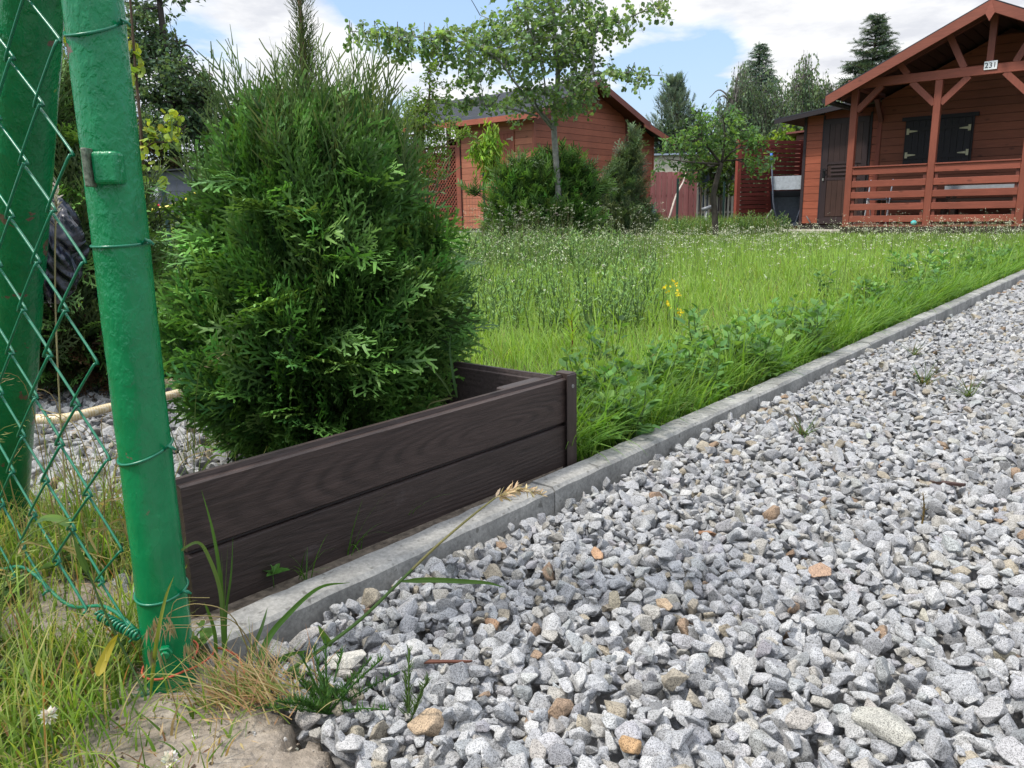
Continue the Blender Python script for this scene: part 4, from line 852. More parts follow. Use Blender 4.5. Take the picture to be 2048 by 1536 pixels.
# ------------------------------------------------------------------ buildings
WB = wood_mat('red_siding', 'x', (1, 1, 1), .55, 1.0, (.74, 1.15), bstr=.25); WBY = wood_mat('red_siding_side', 'y', (1, 1, 1), .55, 1.0, (.74, 1.15), bstr=.25)
WP = wood_mat('red_posts', 'z', (1, 1, 1), .5, 1.0, (.78, 1.12), bstr=.2, knots=False); WBK = wood_mat('brown_boards', 'z', (1, 1, 1), .5, 1.2, (.7, 1.2), bstr=.3, knots=False)
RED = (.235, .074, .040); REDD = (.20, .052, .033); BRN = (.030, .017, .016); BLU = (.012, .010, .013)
def rc(c=RED, v=.09):
    k = .84 if c[0] > 2.2*c[1] else 1.0
    return tuple(np.clip(np.array(c)*k*(1+rng.normal(0, v)), .004, .9))
def siding(m, x0, x1, z0, z1, bh, y, th=.022, axis='y', col=RED, top=None, v=.08):
    """horizontal boards between x0..x1; top(x) caps them (gables). axis 'y': wall in plane y; axis 'x': wall in plane x"""
    z = z0
    while z < z1 - .01:
        a, b = z, min(z + bh - .007, z1)
        if top is None: poly = [(x0, a), (x1, a), (x1, b), (x0, b)]
        else:
            xs = np.linspace(x0, x1, 200); t0 = np.array([top(q) for q in xs]); s0 = xs[t0 >= a]; s1 = xs[t0 >= b]
            if len(s0) < 2: break
            poly = [(s0[0], a), (s0[-1], a)] + ([(s1[-1], b), (s1[0], b)] if len(s1) > 1 else [((s0[0]+s0[-1])/2, a+.01)])
        c = rc(col, v); m.prism(poly, y, y+th, axis=axis, col=c)
        # lower drip bevel strip gives each board a shadow line
        z += bh
def back_sheet(m, poly, y, th=.05, axis='y', col=(.05, .015, .01)): m.prism(poly, y, y+th, axis=axis, col=col)
# ---- the hut
HO = at(1690, 452, 13.3); HO[2] = 0; HRZ = -R(39.8)
hut = thing('wooden_hut', 'red wooden garden hut with open veranda and gable roof at right', 'hut', tuple(HO), HRZ)
HW, TW, APX, APZ = 3.76, 1.6, 1.88, 3.28; SL = .482
def roofz(x): return APZ - SL*abs(x - APX)
m = MB(); m.box((-.06, .0, .135), (HW+.06, TW, .155), (.16, .055, .035)); m.build('deck', WB, hut)
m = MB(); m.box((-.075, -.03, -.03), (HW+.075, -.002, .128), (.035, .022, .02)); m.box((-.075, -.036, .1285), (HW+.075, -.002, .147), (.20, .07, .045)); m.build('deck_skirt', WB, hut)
m = MB(); siding(m, 0, HW, .16, 3.3, .135, TW, top=lambda x: roofz(x)-.06); m.build('wall', WB, hut)
m = MB(); m.prism([(0, .1), (HW, .1), (HW, roofz(HW)-.06), (APX, APZ-.06), (0, roofz(0)-.06)], TW+.023, TW+.06, col=(.05, .014, .01)); m.build('wall', WB, hut)
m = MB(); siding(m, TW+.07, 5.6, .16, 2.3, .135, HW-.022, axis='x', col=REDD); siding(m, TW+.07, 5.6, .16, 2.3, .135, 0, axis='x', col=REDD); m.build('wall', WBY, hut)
m = MB(); siding(m, 0, HW, .16, 3.3, .135, 5.6, top=lambda x: roofz(x)-.06); m.build('wall', WB, hut)
# roof: two slopes, overhang front
def slab(m, xa, za, xb, zb, y0, y1, th, col, axis='y'):
    m.prism([(xa, za), (xb, zb), (xb, zb+th), (xa, za+th)], y0, y1, axis=axis, col=col)
OV = .34
m = MB()
for sgn in (-1, 1):
    xe = APX + sgn*2.2; ze = APZ - SL*2.2
    nb = 18
    for k in range(nb):
        f0, f1 = k/nb, (k+1)/nb - .004
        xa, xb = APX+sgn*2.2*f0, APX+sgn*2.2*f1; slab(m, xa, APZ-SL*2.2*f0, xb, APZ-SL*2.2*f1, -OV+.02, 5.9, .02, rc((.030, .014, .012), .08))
m.build('roof_boards', WBY, hut)
ROOFM = plain_mat('roof_felt', (.035, .038, .045), .85, 90, (.7, 1.2), .4, .004, .2)
m = MB()
for sgn in (-1, 1): slab(m, APX, APZ+.022, APX+sgn*2.24, APZ+.022-SL*2.24, -OV-.01, 5.92, .014, (1, 1, 1))
m.build('roof', ROOFM, hut)
m = MB()
for sgn in (-1, 1): slab(m, APX, APZ-.135, APX+sgn*2.225, APZ-.135-SL*2.225, -OV-.025, -OV+.015, .15, rc((.235, .072, .045)))
m.prism([(APX-.06, APZ-.16), (APX, APZ-.27), (APX+.06, APZ-.16), (APX, APZ+.0)], -OV-.04, -OV-.0265, col=(.23, .07, .045))
m.build('bargeboard', WB, hut)
m = MB(); x_ = APX-2.235; m.tube([(x_, -OV-.02, roofz(x_)-.05), (x_, 5.9, roofz(x_)-.05)], .045, 8, (.02, .018, .018)); m.build('gutter', plain_mat('dark_plastic', None, .4), hut)
for x in (0, 1.23, 2.48, HW-.0):
    m = MB(); m.box((x-.052, .0, .147), (x+.052, .104, 2.335), rc((.25, .072, .043), .05)); bevel(m.build('post', WP, hut), .006)
m = MB(); m.box((-.12, .006, 2.337), (HW+.12, .098, 2.475), (.235, .068, .042)); bevel(m.build('beam', WB, hut), .005)
for x in (-.0, HW):
    m = MB(); m.box((x-.05, .106, 2.34), (x+.05, TW-.002, 2.46), (.12, .035, .024)); m.build('wall_plate', WBY, hut)
def strut(x0, z0, x1, z1, y=.05, w=.09, name='brace', c=(.245, .072, .045)):
    m = MB(); m.beam((x0, y, z0), (x1, y, z1), w, .075, up=(0, 1, 0), col=rc(c, .06)); m.build(name, WP, hut)
strut(.045, 1.99, .40, 2.345); strut(1.19, 1.99, .84, 2.345); strut(1.275, 1.99, 1.63, 2.345); strut(2.44, 1.99, 2.09, 2.345); strut(2.52, 1.99, 2.87, 2.345); strut(HW-.045, 1.99, HW-.4, 2.345)
strut(APX, 2.47, APX, 3.24, name='king_post'); strut(1.55, 2.47, 1.30, 2.98); strut(2.21, 2.47, 2.46, 2.98); strut(.77, 2.47, .62, 2.66); strut(2.99, 2.47, 3.14, 2.66)
m = MB(); m.beam((.02, 1.2, 2.3), (.02, TW, 1.95), .07, .07, col=(.10, .03, .02)); m.build('brace', WP, hut)
# rafters under the front overhang
for sgn in (-1, 1):
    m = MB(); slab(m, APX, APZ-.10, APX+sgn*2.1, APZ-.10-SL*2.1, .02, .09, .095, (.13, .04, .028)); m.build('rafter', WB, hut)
# railings
for xa, xb in ((.0, 1.23), (1.23, 2.48)):
    a, b = xa+.054, xb-.054
    for z0 in (.200, .395, .588, .768, .968):
        h = .105 if z0 < .9 else .112; m = MB(); m.box((a, .004, z0), (b, .030, z0+h), rc((.27, .075, .045), .05)); bevel(m.build('rail', WB, hut), .004)
    m = MB(); m.box((a, -.02, 1.0815), (b, .085, 1.104), rc((.24, .065, .04), .04)); bevel(m.build('handrail', WB, hut), .004)
    for x in (a+.03, b-.03):
        m = MB(); m.box((x-.022, .0315, .16), (x+.022, .075, 1.08), rc((.17, .05, .034), .05)); m.build('baluster', WP, hut)
# window with dark shutters
m = MB(); m.box((.44, TW-.035, 1.15), (1.50, TW-.002, 1.90), BLU); m.box((.38, TW-.06, 1.9015), (1.56, TW-.002, 1.965), (.012, .010, .014)); fr = m.build('window', WBK, hut)
for xa, xb in ((.47, .965), (.975, 1.47)):
    m = MB(); n_ = 5
    for k in range(n_): m.box((xa+(xb-xa)*k/n_+.002, TW-.060, 1.175), (xa+(xb-xa)*(k+1)/n_-.002, TW-.0362, 1.885), rc((.013, .011, .015), .08))
    m.box((xa, TW-.074, 1.25), (xb, TW-.0605, 1.32), BLU); m.box((xa, TW-.074, 1.72), (xb, TW-.0605, 1.79), BLU); m.build('shutter', WBK, fr)
HINGE = plain_mat('cream_hinge', (.44, .42, .28), .5, 60)
for z in (1.32, 1.72):
    for xs, s in ((.475, 1), (1.465, -1)):
        m = MB(); m.box((min(xs, xs+s*.04), TW-.084, z-.05), (max(xs, xs+s*.04), TW-.0745, z+.05)); m.prism([(xs+s*.042, z-.022), (xs+s*.17, z-.006), (xs+s*.17, z+.006), (xs+s*.042, z+.022)], TW-.084, TW-.0745); m.build('hinge', HINGE, fr)
# annex with brown door
AX0 = -1.34; AY0 = TW
def lean(x): return 2.33 + (x)*.135
m = MB(); siding(m, AX0+.04, -.995, .15, 2.14, .14, AY0, col=(.30, .082, .042)); siding(m, -.13, .0, .15, 2.2, .14, AY0, col=(.26, .07, .04)); m.box((-.99, AY0, 2.06), (-.14, AY0+.022, 2.2), REDD); m.build('wall', WB, hut)
m = MB(); m.prism([(AX0, .12), (0, .12), (0, 2.28), (AX0, 2.1)], AY0+.023, AY0+.05, col=(.05, .014, .01)); m.build('wall', WB, hut)
m = MB(); siding(m, AY0+.06, 4.4, .15, 2.1, .14, AX0+.012, axis='x', col=REDD); m.build('wall', WBY, hut)
m = MB(); m.box((AX0-.012, AY0-.012, .10), (AX0+.042, AY0+.045, 2.14), (.028, .018, .02)); m.box((-1.0, AY0-.014, .12), (-.965, AY0+.03, 2.12), (.02, .014, .018)); m.box((-.165, AY0-.014, .12), (-.125, AY0+.03, 2.12), BLU); m.box((-.04, AY0-.015, .16), (.035, AY0-.001, 2.2), REDD)
m.build('corner_trim', WBK, hut)
m = MB(); m.box((AX0-.02, AY0-.004, -.03), (.0, AY0+.03, .115), (.025, .018, .018)); m.build('plinth', WBK, hut)
dr = MB(); dr.box((-.965, AY0-.022, .135), (-.165, AY0-.002, 2.05), (.040, .021, .017)); door = dr.build('door', WBK, hut)
m = MB(); n_ = 6
for k in range(n_):
    xa = -.86 + .59*k/n_; m.box((xa+.002, AY0-.031, .28), (xa+.59/n_-.002, AY0-.0225, .94), rc((.050, .025, .019), .08))
m.build('panel', WBK, door); m = MB()
for k in range(n_): xa = -.86 + .59*k/n_; m.box((xa+.002, AY0-.031, 1.28), (xa+.59/n_-.002, AY0-.0225, 1.95), rc((.036, .020, .018), .08))
m.build('panel', WBK, door)
m = MB()
for z in (.14, .945, 1.235, 1.96): m.box((-.96, AY0-.036, z), (-.17, AY0-.0225, z+(.12 if z in (.14,) else .045 if z < 1.9 else .09)), (.034, .021, .022))
m.box((-.96, AY0-.037, .262), (-.865, AY0-.0225, 1.958), (.030, .018, .019)); m.box((-.265, AY0-.037, .262), (-.17, AY0-.0225, 1.958), (.030, .018, .019)); m.build('door_frame', WBK, door)
for z in (1.03, 1.10, 1.17):
    m = MB(); m.box((-.80, AY0-.046, z), (-.33, AY0-.0235, z+.035), (.048, .030, .030)); m.build('slat', WBK, door)
m = MB(); m.box((-.945, AY0-.05, 1.0), (-.90, AY0-.0375, 1.16), (.02, .02, .022)); m.tube([(-.925, AY0-.05, 1.13), (-.925, AY0-.085, 1.13), (-.85, AY0-.085, 1.13)], .009, 8, (.02, .02, .022)); m.box((-.938, AY0-.062, .94), (-.912, AY0-.04, .985), (.35, .35, .33)); m.build('handle', plain_mat('lock_metal', None, .35, metallic=.6), door)
m = MB(); m.prism([(-1.78, lean(-1.78)-.03), (-.0, lean(0)-.03), (-.0, lean(0)+.0), (-1.78, lean(-1.78)+.0)], AY0-.35, 4.8, col=(.03, .02, .02)); m.build('annex_roof_boards', WBY, hut)
m = MB(); m.prism([(-1.80, lean(-1.8)+.002), (-.0, lean(0)+.002), (-.0, lean(0)+.022), (-1.80, lean(-1.8)+.022)], AY0-.37, 4.82); m.build('annex_roof', ROOFM, hut)
m = MB(); m.prism([(-1.80, lean(-1.8)-.075), (-.06, lean(-.06)-.075), (-.06, lean(-.06)-.004), (-1.80, lean(-1.8)-.004)], AY0-.385, AY0-.3705, col=(.022, .017, .020)); m.build('annex_fascia', WB, hut)
# number plate 231
pm = plain_mat('white_plate', (.78, .80, .80), .4, 5, (.97, 1.02), .02); m = MB(); m.box((1.815, -.012, 2.40), (1.985, .004, 2.52)); plate = bevel(m.build('number_plate', pm, hut), .003)
tc_ = bpy.data.curves.new('text', 'FONT'); tc_.body = '231'; tc_.size = .105; tc_.align_x = 'CENTER'; tc_.align_y = 'CENTER'; tc_.extrude = .001
to = bpy.data.objects.new('tmp', tc_); COL.objects.link(to); bpy.context.view_layer.update()
me = bpy.data.meshes.new_from_object(to.evaluated_get(bpy.context.evaluated_depsgraph_get())); COL.objects.unlink(to); bpy.data.objects.remove(to)
me.materials.clear(); me.materials.append(plain_mat('digit_black', (.02, .02, .025), .5)); digits = bpy.data.objects.new('digits', me); COL.objects.link(digits); digits.parent = plate
digits.location = (1.90, -.0145, 2.457); digits.rotation_euler = (R(90), 0, 0)
# things on the veranda
def loc2w(x, y, z):
    c, s = math.cos(HRZ), math.sin(HRZ); return (HO[0] + x*c - y*s, HO[1] + x*s + y*c, HO[2] + z)
tb_ = thing('veranda_table', 'grey topped table behind the right railing of the veranda', 'table', loc2w(1.95, .85, .156), HRZ)
m = MB(); m.box((-.62, -.3, .62), (.62, .3, .655), (.30, .32, .33)); bevel(m.build('tabletop', plain_mat('table_grey', None, .4), tb_), .006)
m = MB(); m.box((-.6, -.31, .44), (.6, -.29, .60), (.28, .30, .32)); m.build('apron', plain_mat('apron_grey', None, .5), tb_)
for x in (-.55, .55):
    for y in (-.24, .24): m = MB(); m.box((x-.03, y-.03, 0), (x+.03, y+.03, .618), (.10, .075, .06)); m.build('leg', WBK, tb_)
for (x, y, lab) in ((1.9, .40, 'dark bench in front of the veranda table'), (1.9, 1.32, 'dark bench against the hut wall under the shutters')):
    b_ = thing('bench', lab, 'bench', loc2w(x, y, .156), HRZ)
    m = MB(); m.box((-.6, -.13, .36), (.6, .13, .40), (.06, .035, .028)); m.build('seat', WB, b_)
    for q in (-.5, .5): m = MB(); m.box((q-.03, -.11, 0), (q+.03, .11, .358), (.05, .03, .025)); m.build('leg', WBK, b_)
sh_ = thing('low_shelf', 'low dark slatted shelf behind the left railing of the veranda', 'shelf', loc2w(.62, 1.2, .156), HRZ)
for z in (.10, .36): m = MB(); m.box((-.42, -.18, z), (.42, .18, z+.03), (.07, .06, .055)); m.build('shelf_board', WB, sh_)
for x in (-.38, .38):
    for y in (-.15, .15): m = MB(); m.box((x-.025, y-.025, 0), (x+.025, y+.025, .40), (.05, .03, .028)); m.build('leg', WBK, sh_)
ch_ = thing('folding_chair', 'white framed folding chair leaning behind the left railing', 'chair', loc2w(.28, .85, .156), HRZ)
WM = plain_mat('white_metal', (.6, .62, .64), .4)
for x in (-.18, .18): m = MB(); m.tube([(x, -.15, 0), (x, .1, .75)], .011, 8); m.tube([(x*.8, .2, 0), (x*.8, -.1, .45)], .011, 8); m.build('frame', WM, ch_)
m = MB(); m.box((-.17, -.12, .40), (.17, .2, .425), (.10, .10, .12)); m.build('seat', plain_mat('seat_cloth', None, .8), ch_)
V, F = [], []; m = MB(); P = [(.036*math.sin(t)*math.cos(a), .036*math.sin(t)*math.sin(a), .034+.034*math.cos(t)) for t in np.linspace(0.001, math.pi-.001, 17) for a in np.linspace(0, 2*math.pi, 24, endpoint=False)]
i = np.arange(16)[:, None]*24 + np.arange(24)[None]; i2 = np.arange(16)[:, None]*24 + (np.arange(24)[None]+1) % 24; m.add(P, np.stack([i, i+24, i2+24, i2], -1).reshape(-1, 4), smooth=True)
o = m.build('ball', plain_mat('teal_rubber', (.05, .42, .42), .4), label='small turquoise ball at the edge of the veranda floor', cat='ball'); o.location = loc2w(1.06, -.0, .149); o.scale = (1.3, 1.3, 1.15)
# path to the door
pa = [gnd(1500, 463), gnd(1700, 466), gnd(1700, 456), gnd(1600, 456), gnd(1500, 458)]
m = MB(); c0 = loc2w(-2.6, .9, 0); q = [loc2w(-3.1, .85, 0), loc2w(-.08, .75, 0), loc2w(-.08, 1.59, 0), loc2w(-3.1, 1.59, 0)]
m.prism([p[:2] for p in q], -.1, .035, axis='z', col=(.42, .38, .33)); m.build('path', plain_mat('path_concrete', None, .9, 12, (.8, 1.1), .3), kind='structure')
# ---- red shed in the middle
SO = at(1071, 458, 17); SO[2] = 0
shed = thing('red_shed', 'long red timber shed with dark shingle roof behind the aspen', 'shed', tuple(SO), HRZ)
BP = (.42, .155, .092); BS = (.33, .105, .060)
FZ = .12
m = MB(); siding(m, -2.13, -.05, FZ, 2.45, .136, 0, col=BP); m.build('wall', WB, shed)
m = MB(); m.box((-2.15, .023, FZ-.05), (-.02, .05, 2.5), (.05, .015, .01)); m.box((-.05, .05, FZ-.05), (-.024, 3.68, 2.38), (.05, .015, .01)); m.prism([(.06, 2.38), (3.66, 2.38), (1.9, 3.15)], -.05, -.024, axis='x', col=(.05, .015, .01)); m.build('wall', WB, shed)
def rz_s(y): return 3.30 - (.38*(1.9-y) if y < 1.9 else .335*(y-1.9))
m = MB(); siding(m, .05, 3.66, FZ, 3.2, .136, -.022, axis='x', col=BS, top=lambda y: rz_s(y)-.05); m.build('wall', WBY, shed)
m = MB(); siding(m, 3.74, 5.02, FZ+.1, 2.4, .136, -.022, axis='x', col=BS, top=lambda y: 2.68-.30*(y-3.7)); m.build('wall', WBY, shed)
for lo_, hi_, cc_ in (((-.045, -.02, FZ-.04), (.012, .048, 2.46), (.30, .095, .058)), ((-.03, 3.665, FZ-.04), (.02, 3.735, 2.75), (.10, .028, .022)), ((-.03, 5.02, .1), (.018, 5.06, 2.3), (.27, .085, .052))): m = MB(); m.box(lo_, hi_, cc_); m.build('corner_trim', WP, shed)
m = MB(); m.box((-4.35, 5.03, FZ), (0, 5.06, 2.3), BS); m.box((-4.38, 1.9, FZ), (-4.35, 5.0, 2.4), BS); m.build('wall', WB, shed)
g = G('slate_shingles'); v = g.coord(); br = g.n('ShaderNodeTexBrick'); g.put(br.inputs['Vector'], v); br.inputs['Scale'].default_value = 1; br.inputs['Brick Width'].default_value = .33; br.inputs['Row Height'].default_value = .145; br.inputs['Mortar Size'].default_value = .010
br.inputs['Color1'].default_value = (.019, .023, .031, 1); br.inputs['Color2'].default_value = (.032, .037, .048, 1); br.inputs['Mortar'].default_value = (.010, .011, .014, 1); br.inputs['Bias'].default_value = -.2
nn_ = g.noise(v, 120, 4, .7); c = g.mix(1.0, br.outputs['Color'], g.ramp(nn_, [(.3, .7), (.7, 1.2)]), 'MULTIPLY'); SHING = g.done(g.bsdf(c, .85, g.bump(g.math('SUBTRACT', g.math('MULTIPLY', nn_, .3), br.outputs['Fac']), .6, .01), spec=.25))
m = MB(); xl, xr = -4.75, .37
m.prism([(-.37, rz_s(-.37)), (1.9, rz_s(1.9)), (4.2, rz_s(4.2)), (4.2, rz_s(4.2)+.025), (1.9, rz_s(1.9)+.03), (-.37, rz_s(-.37)+.025)], xl, xr, axis='x'); m.build('roof', SHING, shed)
m = MB(); m.prism([(-.33, rz_s(-.33)-.03), (1.9, rz_s(1.9)-.03), (4.15, rz_s(4.15)-.03), (4.15, rz_s(4.15)-.004), (1.9, rz_s(1.9)-.004), (-.33, rz_s(-.33)-.004)], xl+.03, xr-.03, axis='x', col=(.10, .032, .024)); m.build('roof_boards', WB, shed)
m = MB(); m.prism([(4.0, 2.56), (5.45, 2.20), (5.45, 2.225), (4.0, 2.585)], xl, xr, axis='x'); m.build('annex_roof', SHING, shed)
m = MB(); m.prism([(3.9, 2.44), (5.46, 2.07), (5.46, 2.195), (3.9, 2.58)], xr+.002, xr+.024, axis='x', col=(.27, .08, .05)); m.build('annex_fascia', WBY, shed)
m = MB(); m.box((xl, -.395, rz_s(-.37)-.09), (xr, -.372, rz_s(-.37)+.022), (.30, .090, .055)); m.build('eaves_board', WB, shed)
m = MB(); T_ = .14
m.prism([(-.37, rz_s(-.37)-T_+.02), (1.9, 3.30-T_+.02), (1.9, 3.322), (-.37, rz_s(-.37)+.022)], xr+.002, xr+.026, axis='x', col=(.19, .06, .042)); m.prism([(1.9, 3.30-T_+.02), (4.2, rz_s(4.2)-T_+.02), (4.2, rz_s(4.2)+.022), (1.9, 3.322)], xr+.002, xr+.026, axis='x', col=(.17, .055, .04))
m.build('bargeboard', WBY, shed); m = MB(); m.prism([(-.37, rz_s(-.37)-T_+.02), (1.9, 3.30-T_+.02), (1.9, 3.322), (-.37, rz_s(-.37)+.022)], xl-.026, xl-.002, axis='x', col=(.2, .06, .042)); m.build('bargeboard', WBY, shed)
# window shutter with trim
m = MB()
for a in (((-1.56, 1.33), (-.54, 1.385)), ((-1.56, 2.135), (-.54, 2.19)), ((-1.56, 1.387), (-1.505, 2.133)), ((-.595, 1.387), (-.54, 2.133))): m.box((a[0][0], -.024, a[0][1]), (a[1][0], -.002, a[1][1]), (.28, .08, .047))
wf = m.build('window', WP, shed); m = MB()
for k in range(8):
    xa = -1.50 + .9*k/8; m.box((xa+.003, -.018, 1.39), (xa+.9/8-.003, -.003, 2.13), rc((.29, .078, .045), .06))
m.build('shutter', WP, wf)
for z in (2.02, 1.5): m = MB(); m.box((-.60, -.034, z-.045), (-.565, -.0255, z+.045)); m.prism([(-.602, z-.02), (-.74, z-.006), (-.74, z+.006), (-.602, z+.02)], -.034, -.0255); m.build('hinge', HINGE, wf)
for x in (-2.19, -3.42, -4.33):
    m = MB(); m.box((x-.055, -.03, .0), (x+.04, .06, 2.44), (.24, .072, .045)); m.box((x+.0405, -.02, .0), (x+.058, .05, 2.44), (.05, .02, .02)); m.build('post', WP, shed)
for x in (-3.42, -4.33): m = MB(); m.box((x-.045, 1.85, .0), (x+.045, 1.94, 3.2), (.2, .06, .04)); m.build('post', WP, shed)
def lattice(x0, x1, z0, z1, name='lattice'):
    m = MB(); s = .105; w = .024
    for sgn, y in ((1, .0), (-1, .009)):
        c = -3.0
        while c < 6:
            # line z = sgn*(x-x0) + c
            pts = []
            for x in (x0, x1):
                z = sgn*(x-x0)*1.15 + c
                pts.append([x, z])
            (xa, za), (xb, zb) = pts
            k = (zb-za)/(xb-xa)
            def clipz(x, z):
                if z < z0: return x + (z0-z)/k, z0
                if z > z1: return x + (z1-z)/k, z1
                return x, z
            if not (max(za, zb) < z0 or min(za, zb) > z1):
                a = clipz(xa, za); b = clipz(xb, zb)
                if abs(a[0]-b[0]) > .01: m.beam((a[0], y, a[1]), (b[0], y, b[1]), w, .008, up=(0, 1, 0), col=rc((.26, .075, .045), .05))
            c += s
    fr = MB()
    fr.box((x0-.002, -.012, z0-.05), (x1+.002, .02, z0-.002), (.26, .078, .048)); fr.box((x0-.002, -.012, z1+.002), (x1+.002, .02, z1+.05), (.26, .078, .048)); fr.box((x0-.05, -.012, z0-.05), (x0-.003, .02, z1+.05), (.26, .078, .048)); fr.box((x1+.003, -.012, z0-.05), (x1+.05, .02, z1+.05), (.26, .078, .048))
    f_ = fr.build('lattice_frame', WP, shed); m.build('lattice', WB, f_)
lattice(-3.30, -2.30, .38, 1.95); lattice(-4.22, -3.52, 1.3, 2.3)
m = MB(); m.box((-4.3, .0, .1), (-2.2, .03, .3), (.24, .07, .045)); siding(m, -4.28, -3.5, .32, 1.2, .136, 0, col=BP); m.build('wall', WB, shed)
m = MB(); siding(m, .05, 1.88, FZ, 2.0, .136, -4.36, axis='x', col=(.12, .05, .035)); m.build('wall', WBY, shed)
m = MB(); m.box((-4.45, -.15, -.05), (.1, 5.0, .07), (.30, .29, .27)); m.build('floor_slab', plain_mat('slab', None, .9), shed)
# ---- distant grey shed
GO = at(288, 436, 27); gsh = thing('grey_shed', 'weathered grey plank shed with small window at far left', 'shed', (GO[0]-.2, GO[1], 0), -R(8))
GR = (.105, .115, .135); m = MB(); wx = 3.2
for k in range(32): 
    xa = wx*k/32; m.box((xa+.003, 0, .1), (xa+.1-.003, .03, 1.95+.004*k), rc(GR, .12))
m.build('wall', WBK, gsh)
m = MB(); m.box((.0, .031, .05), (wx, 2.4, 1.9), (.09, .10, .11)); m.build('wall', WBK, gsh)
m = MB(); m.prism([(-.15, 1.97), (wx+.15, 2.10), (wx+.15, 2.15), (-.15, 2.02)], -.18, 2.6, col=(.05, .055, .065)); m.build('roof', ROOFM, gsh)
m = MB(); m.box((1.35, -.03, .12), (2.25, -.002, 1.72), (.07, .08, .105)); d_ = m.build('door', WBK, gsh); m = MB(); m.box((1.38, -.05, 1.0), (1.6, -.031, 1.05), (.03, .03, .035)); m.build('handle', ROOFM, d_)
m = MB(); m.box((.25, -.03, 1.10), (.95, -.002, 1.62), (.10, .11, .13)); w_ = m.build('window', WBK, gsh); m = MB(); m.box((.33, -.036, 1.18), (.87, -.0305, 1.55), (.55, .58, .60)); m.build('pane', plain_mat('milky_glass', None, .25, 6, (.7, 1.1)), w_)
m = MB(); m.box((.585, -.046, 1.18), (.605, -.037, 1.55), (.12, .13, .15)); m.box((.33, -.046, 1.36), (.87, -.0475+.0105, 1.375), (.12, .13, .15)); m.build('glazing_bar', WBK, w_)
# ---- fences and cabins between shed and hut
PKM = wood_mat('faded_red_planks', 'z', (1, 1, 1), .75, 1.2, (.7, 1.15), bstr=.3)
a0 = at(1300, 436, 19.5); b0_ = at(1392, 436, 20.2); L_ = float(np.hypot(*(b0_-a0)[:2])); ang = math.atan2((b0_-a0)[1], (b0_-a0)[0])
pf = thing('plank_fence', 'faded pinkish red upright plank fence right of the red shed', 'fence', (a0[0], a0[1], 0), ang); m = MB(); n_ = 17
for k in range(n_):
    xa = L_*k/n_; m.box((xa+.004, (k % 2)*.02, .05), (xa+L_/n_+.002, .018+(k % 2)*.02, 1.36 + .008*math.sin(k*2.1)), rc((.46, .17, .16), .07))
m.build('planks', PKM, pf); m = MB()
for z in (.3, .75, 1.2): m.box((0, .042, z), (L_, .08, z+.07), (.26, .09, .08))
m.build('cross_rail', PKM, pf)
cb0 = at(1290, 440, 24); cab = thing('beige_cabin', 'beige cabin with pale blue roof edge behind the plank fence', 'cabin', (cb0[0], cb0[1], 0), R(-4))
m = MB(); m.box((0, 0, 0), (1.15+.1, 2.5, 2.02), (.52, .50, .40)); m.build('wall', plain_mat('cream_panel', None, .6), cab)
m = MB(); m.box((-.1, -.12, 2.022), (1.95, 2.7, 2.07), (.28, .34, .42)); m.box((1.26, .2, 0), (1.9, 2.5, 2.02), (.02, .03, .05)); m.build('roof', plain_mat('painted_sheet', None, .45), cab)
pk0 = at(1385, 436, 23); pk1 = at(1480, 436, 23.5); L_ = float(np.hypot(*(pk1-pk0)[:2])); ang = math.atan2((pk1-pk0)[1], (pk1-pk0)[0])
pk = thing('picket_fence', 'pale weathered picket fence behind the fruit tree', 'fence', (pk0[0], pk0[1], 0), ang); m = MB(); k = 0
while k*.13 < L_: m.box((k*.13, 0, .1), (k*.13+.055, .02, 1.15 + .05*math.sin(k*1.7)), rc((.45, .42, .38), .12)); k += 1
m.build('pickets', PKM, pk); m = MB(); m.box((0, .021, .3), (L_, .05, .36), (.3, .27, .23)); m.box((0, .021, .85), (L_, .05, .91), (.3, .27, .23)); m.build('cross_rail', PKM, pk)
ws0 = at(1418, 440, 25); ws = thing('white_shelter', 'low shelter with a bright white roof behind the picket fence', 'shelter', (ws0[0], ws0[1], 0), 0)
m = MB(); m.prism([(-.1, 1.55), (.3, 1.72), (.75, 1.60), (.75, 1.63), (.3, 1.76), (-.1, 1.59)], -.1, 1.2, col=(.8, .8, .8)); m.build('roof', plain_mat('white_sheet', None, .5), ws)
m = MB(); 
for x in (-.05, .7): m.box((x-.03, 0, 0), (x+.03, .06, 1.56), (.1, .1, .12))
m.box((-.05, .5, 0), (.7, .55, 1.55), (.12, .09, .10)); m.build('frame', WBK, ws)
# slatted red fence by the hut annex
f0 = at(1478, 436, 16.6); f1 = at(1598, 436, 17.2); L_ = float(np.hypot(*(f1-f0)[:2])); ang = math.atan2((f1-f0)[1], (f1-f0)[0])
sf = thing('slatted_fence', 'dark red horizontal slat fence beside the hut annex', 'fence', (f0[0], f0[1], 0), ang); m = MB(); z = .18; k = 0
while z < 1.78:
    gap = .012 if (k % 3) else .018; m.box((0, 0 + .004*(k % 2), z), (L_, .02 + .004*(k % 2), z+.088-gap+rng.uniform(-.004, .003)), rc((.16, .036, .030), .1)); z += .088; k += 1
m.build('slats', WB, sf)
for x in (-.05, L_*.5, L_): m = MB(); m.box((x-.045, -.01 if x < 0 else .026, .0), (x+.045, .07, 1.85), (.22, .055, .04)); m.build('post', WP, sf)
s0 = at(1583, 436, 18.2); ns = thing('board_shed', 'narrow weathered board shed behind the slatted fence', 'shed', (s0[0], s0[1], 0), -R(30)); m = MB(); siding(m, 0, 1.2, .05, 2.05, .09, 0, col=(.22, .09, .065), v=.12); m.build('wall', WB, ns)
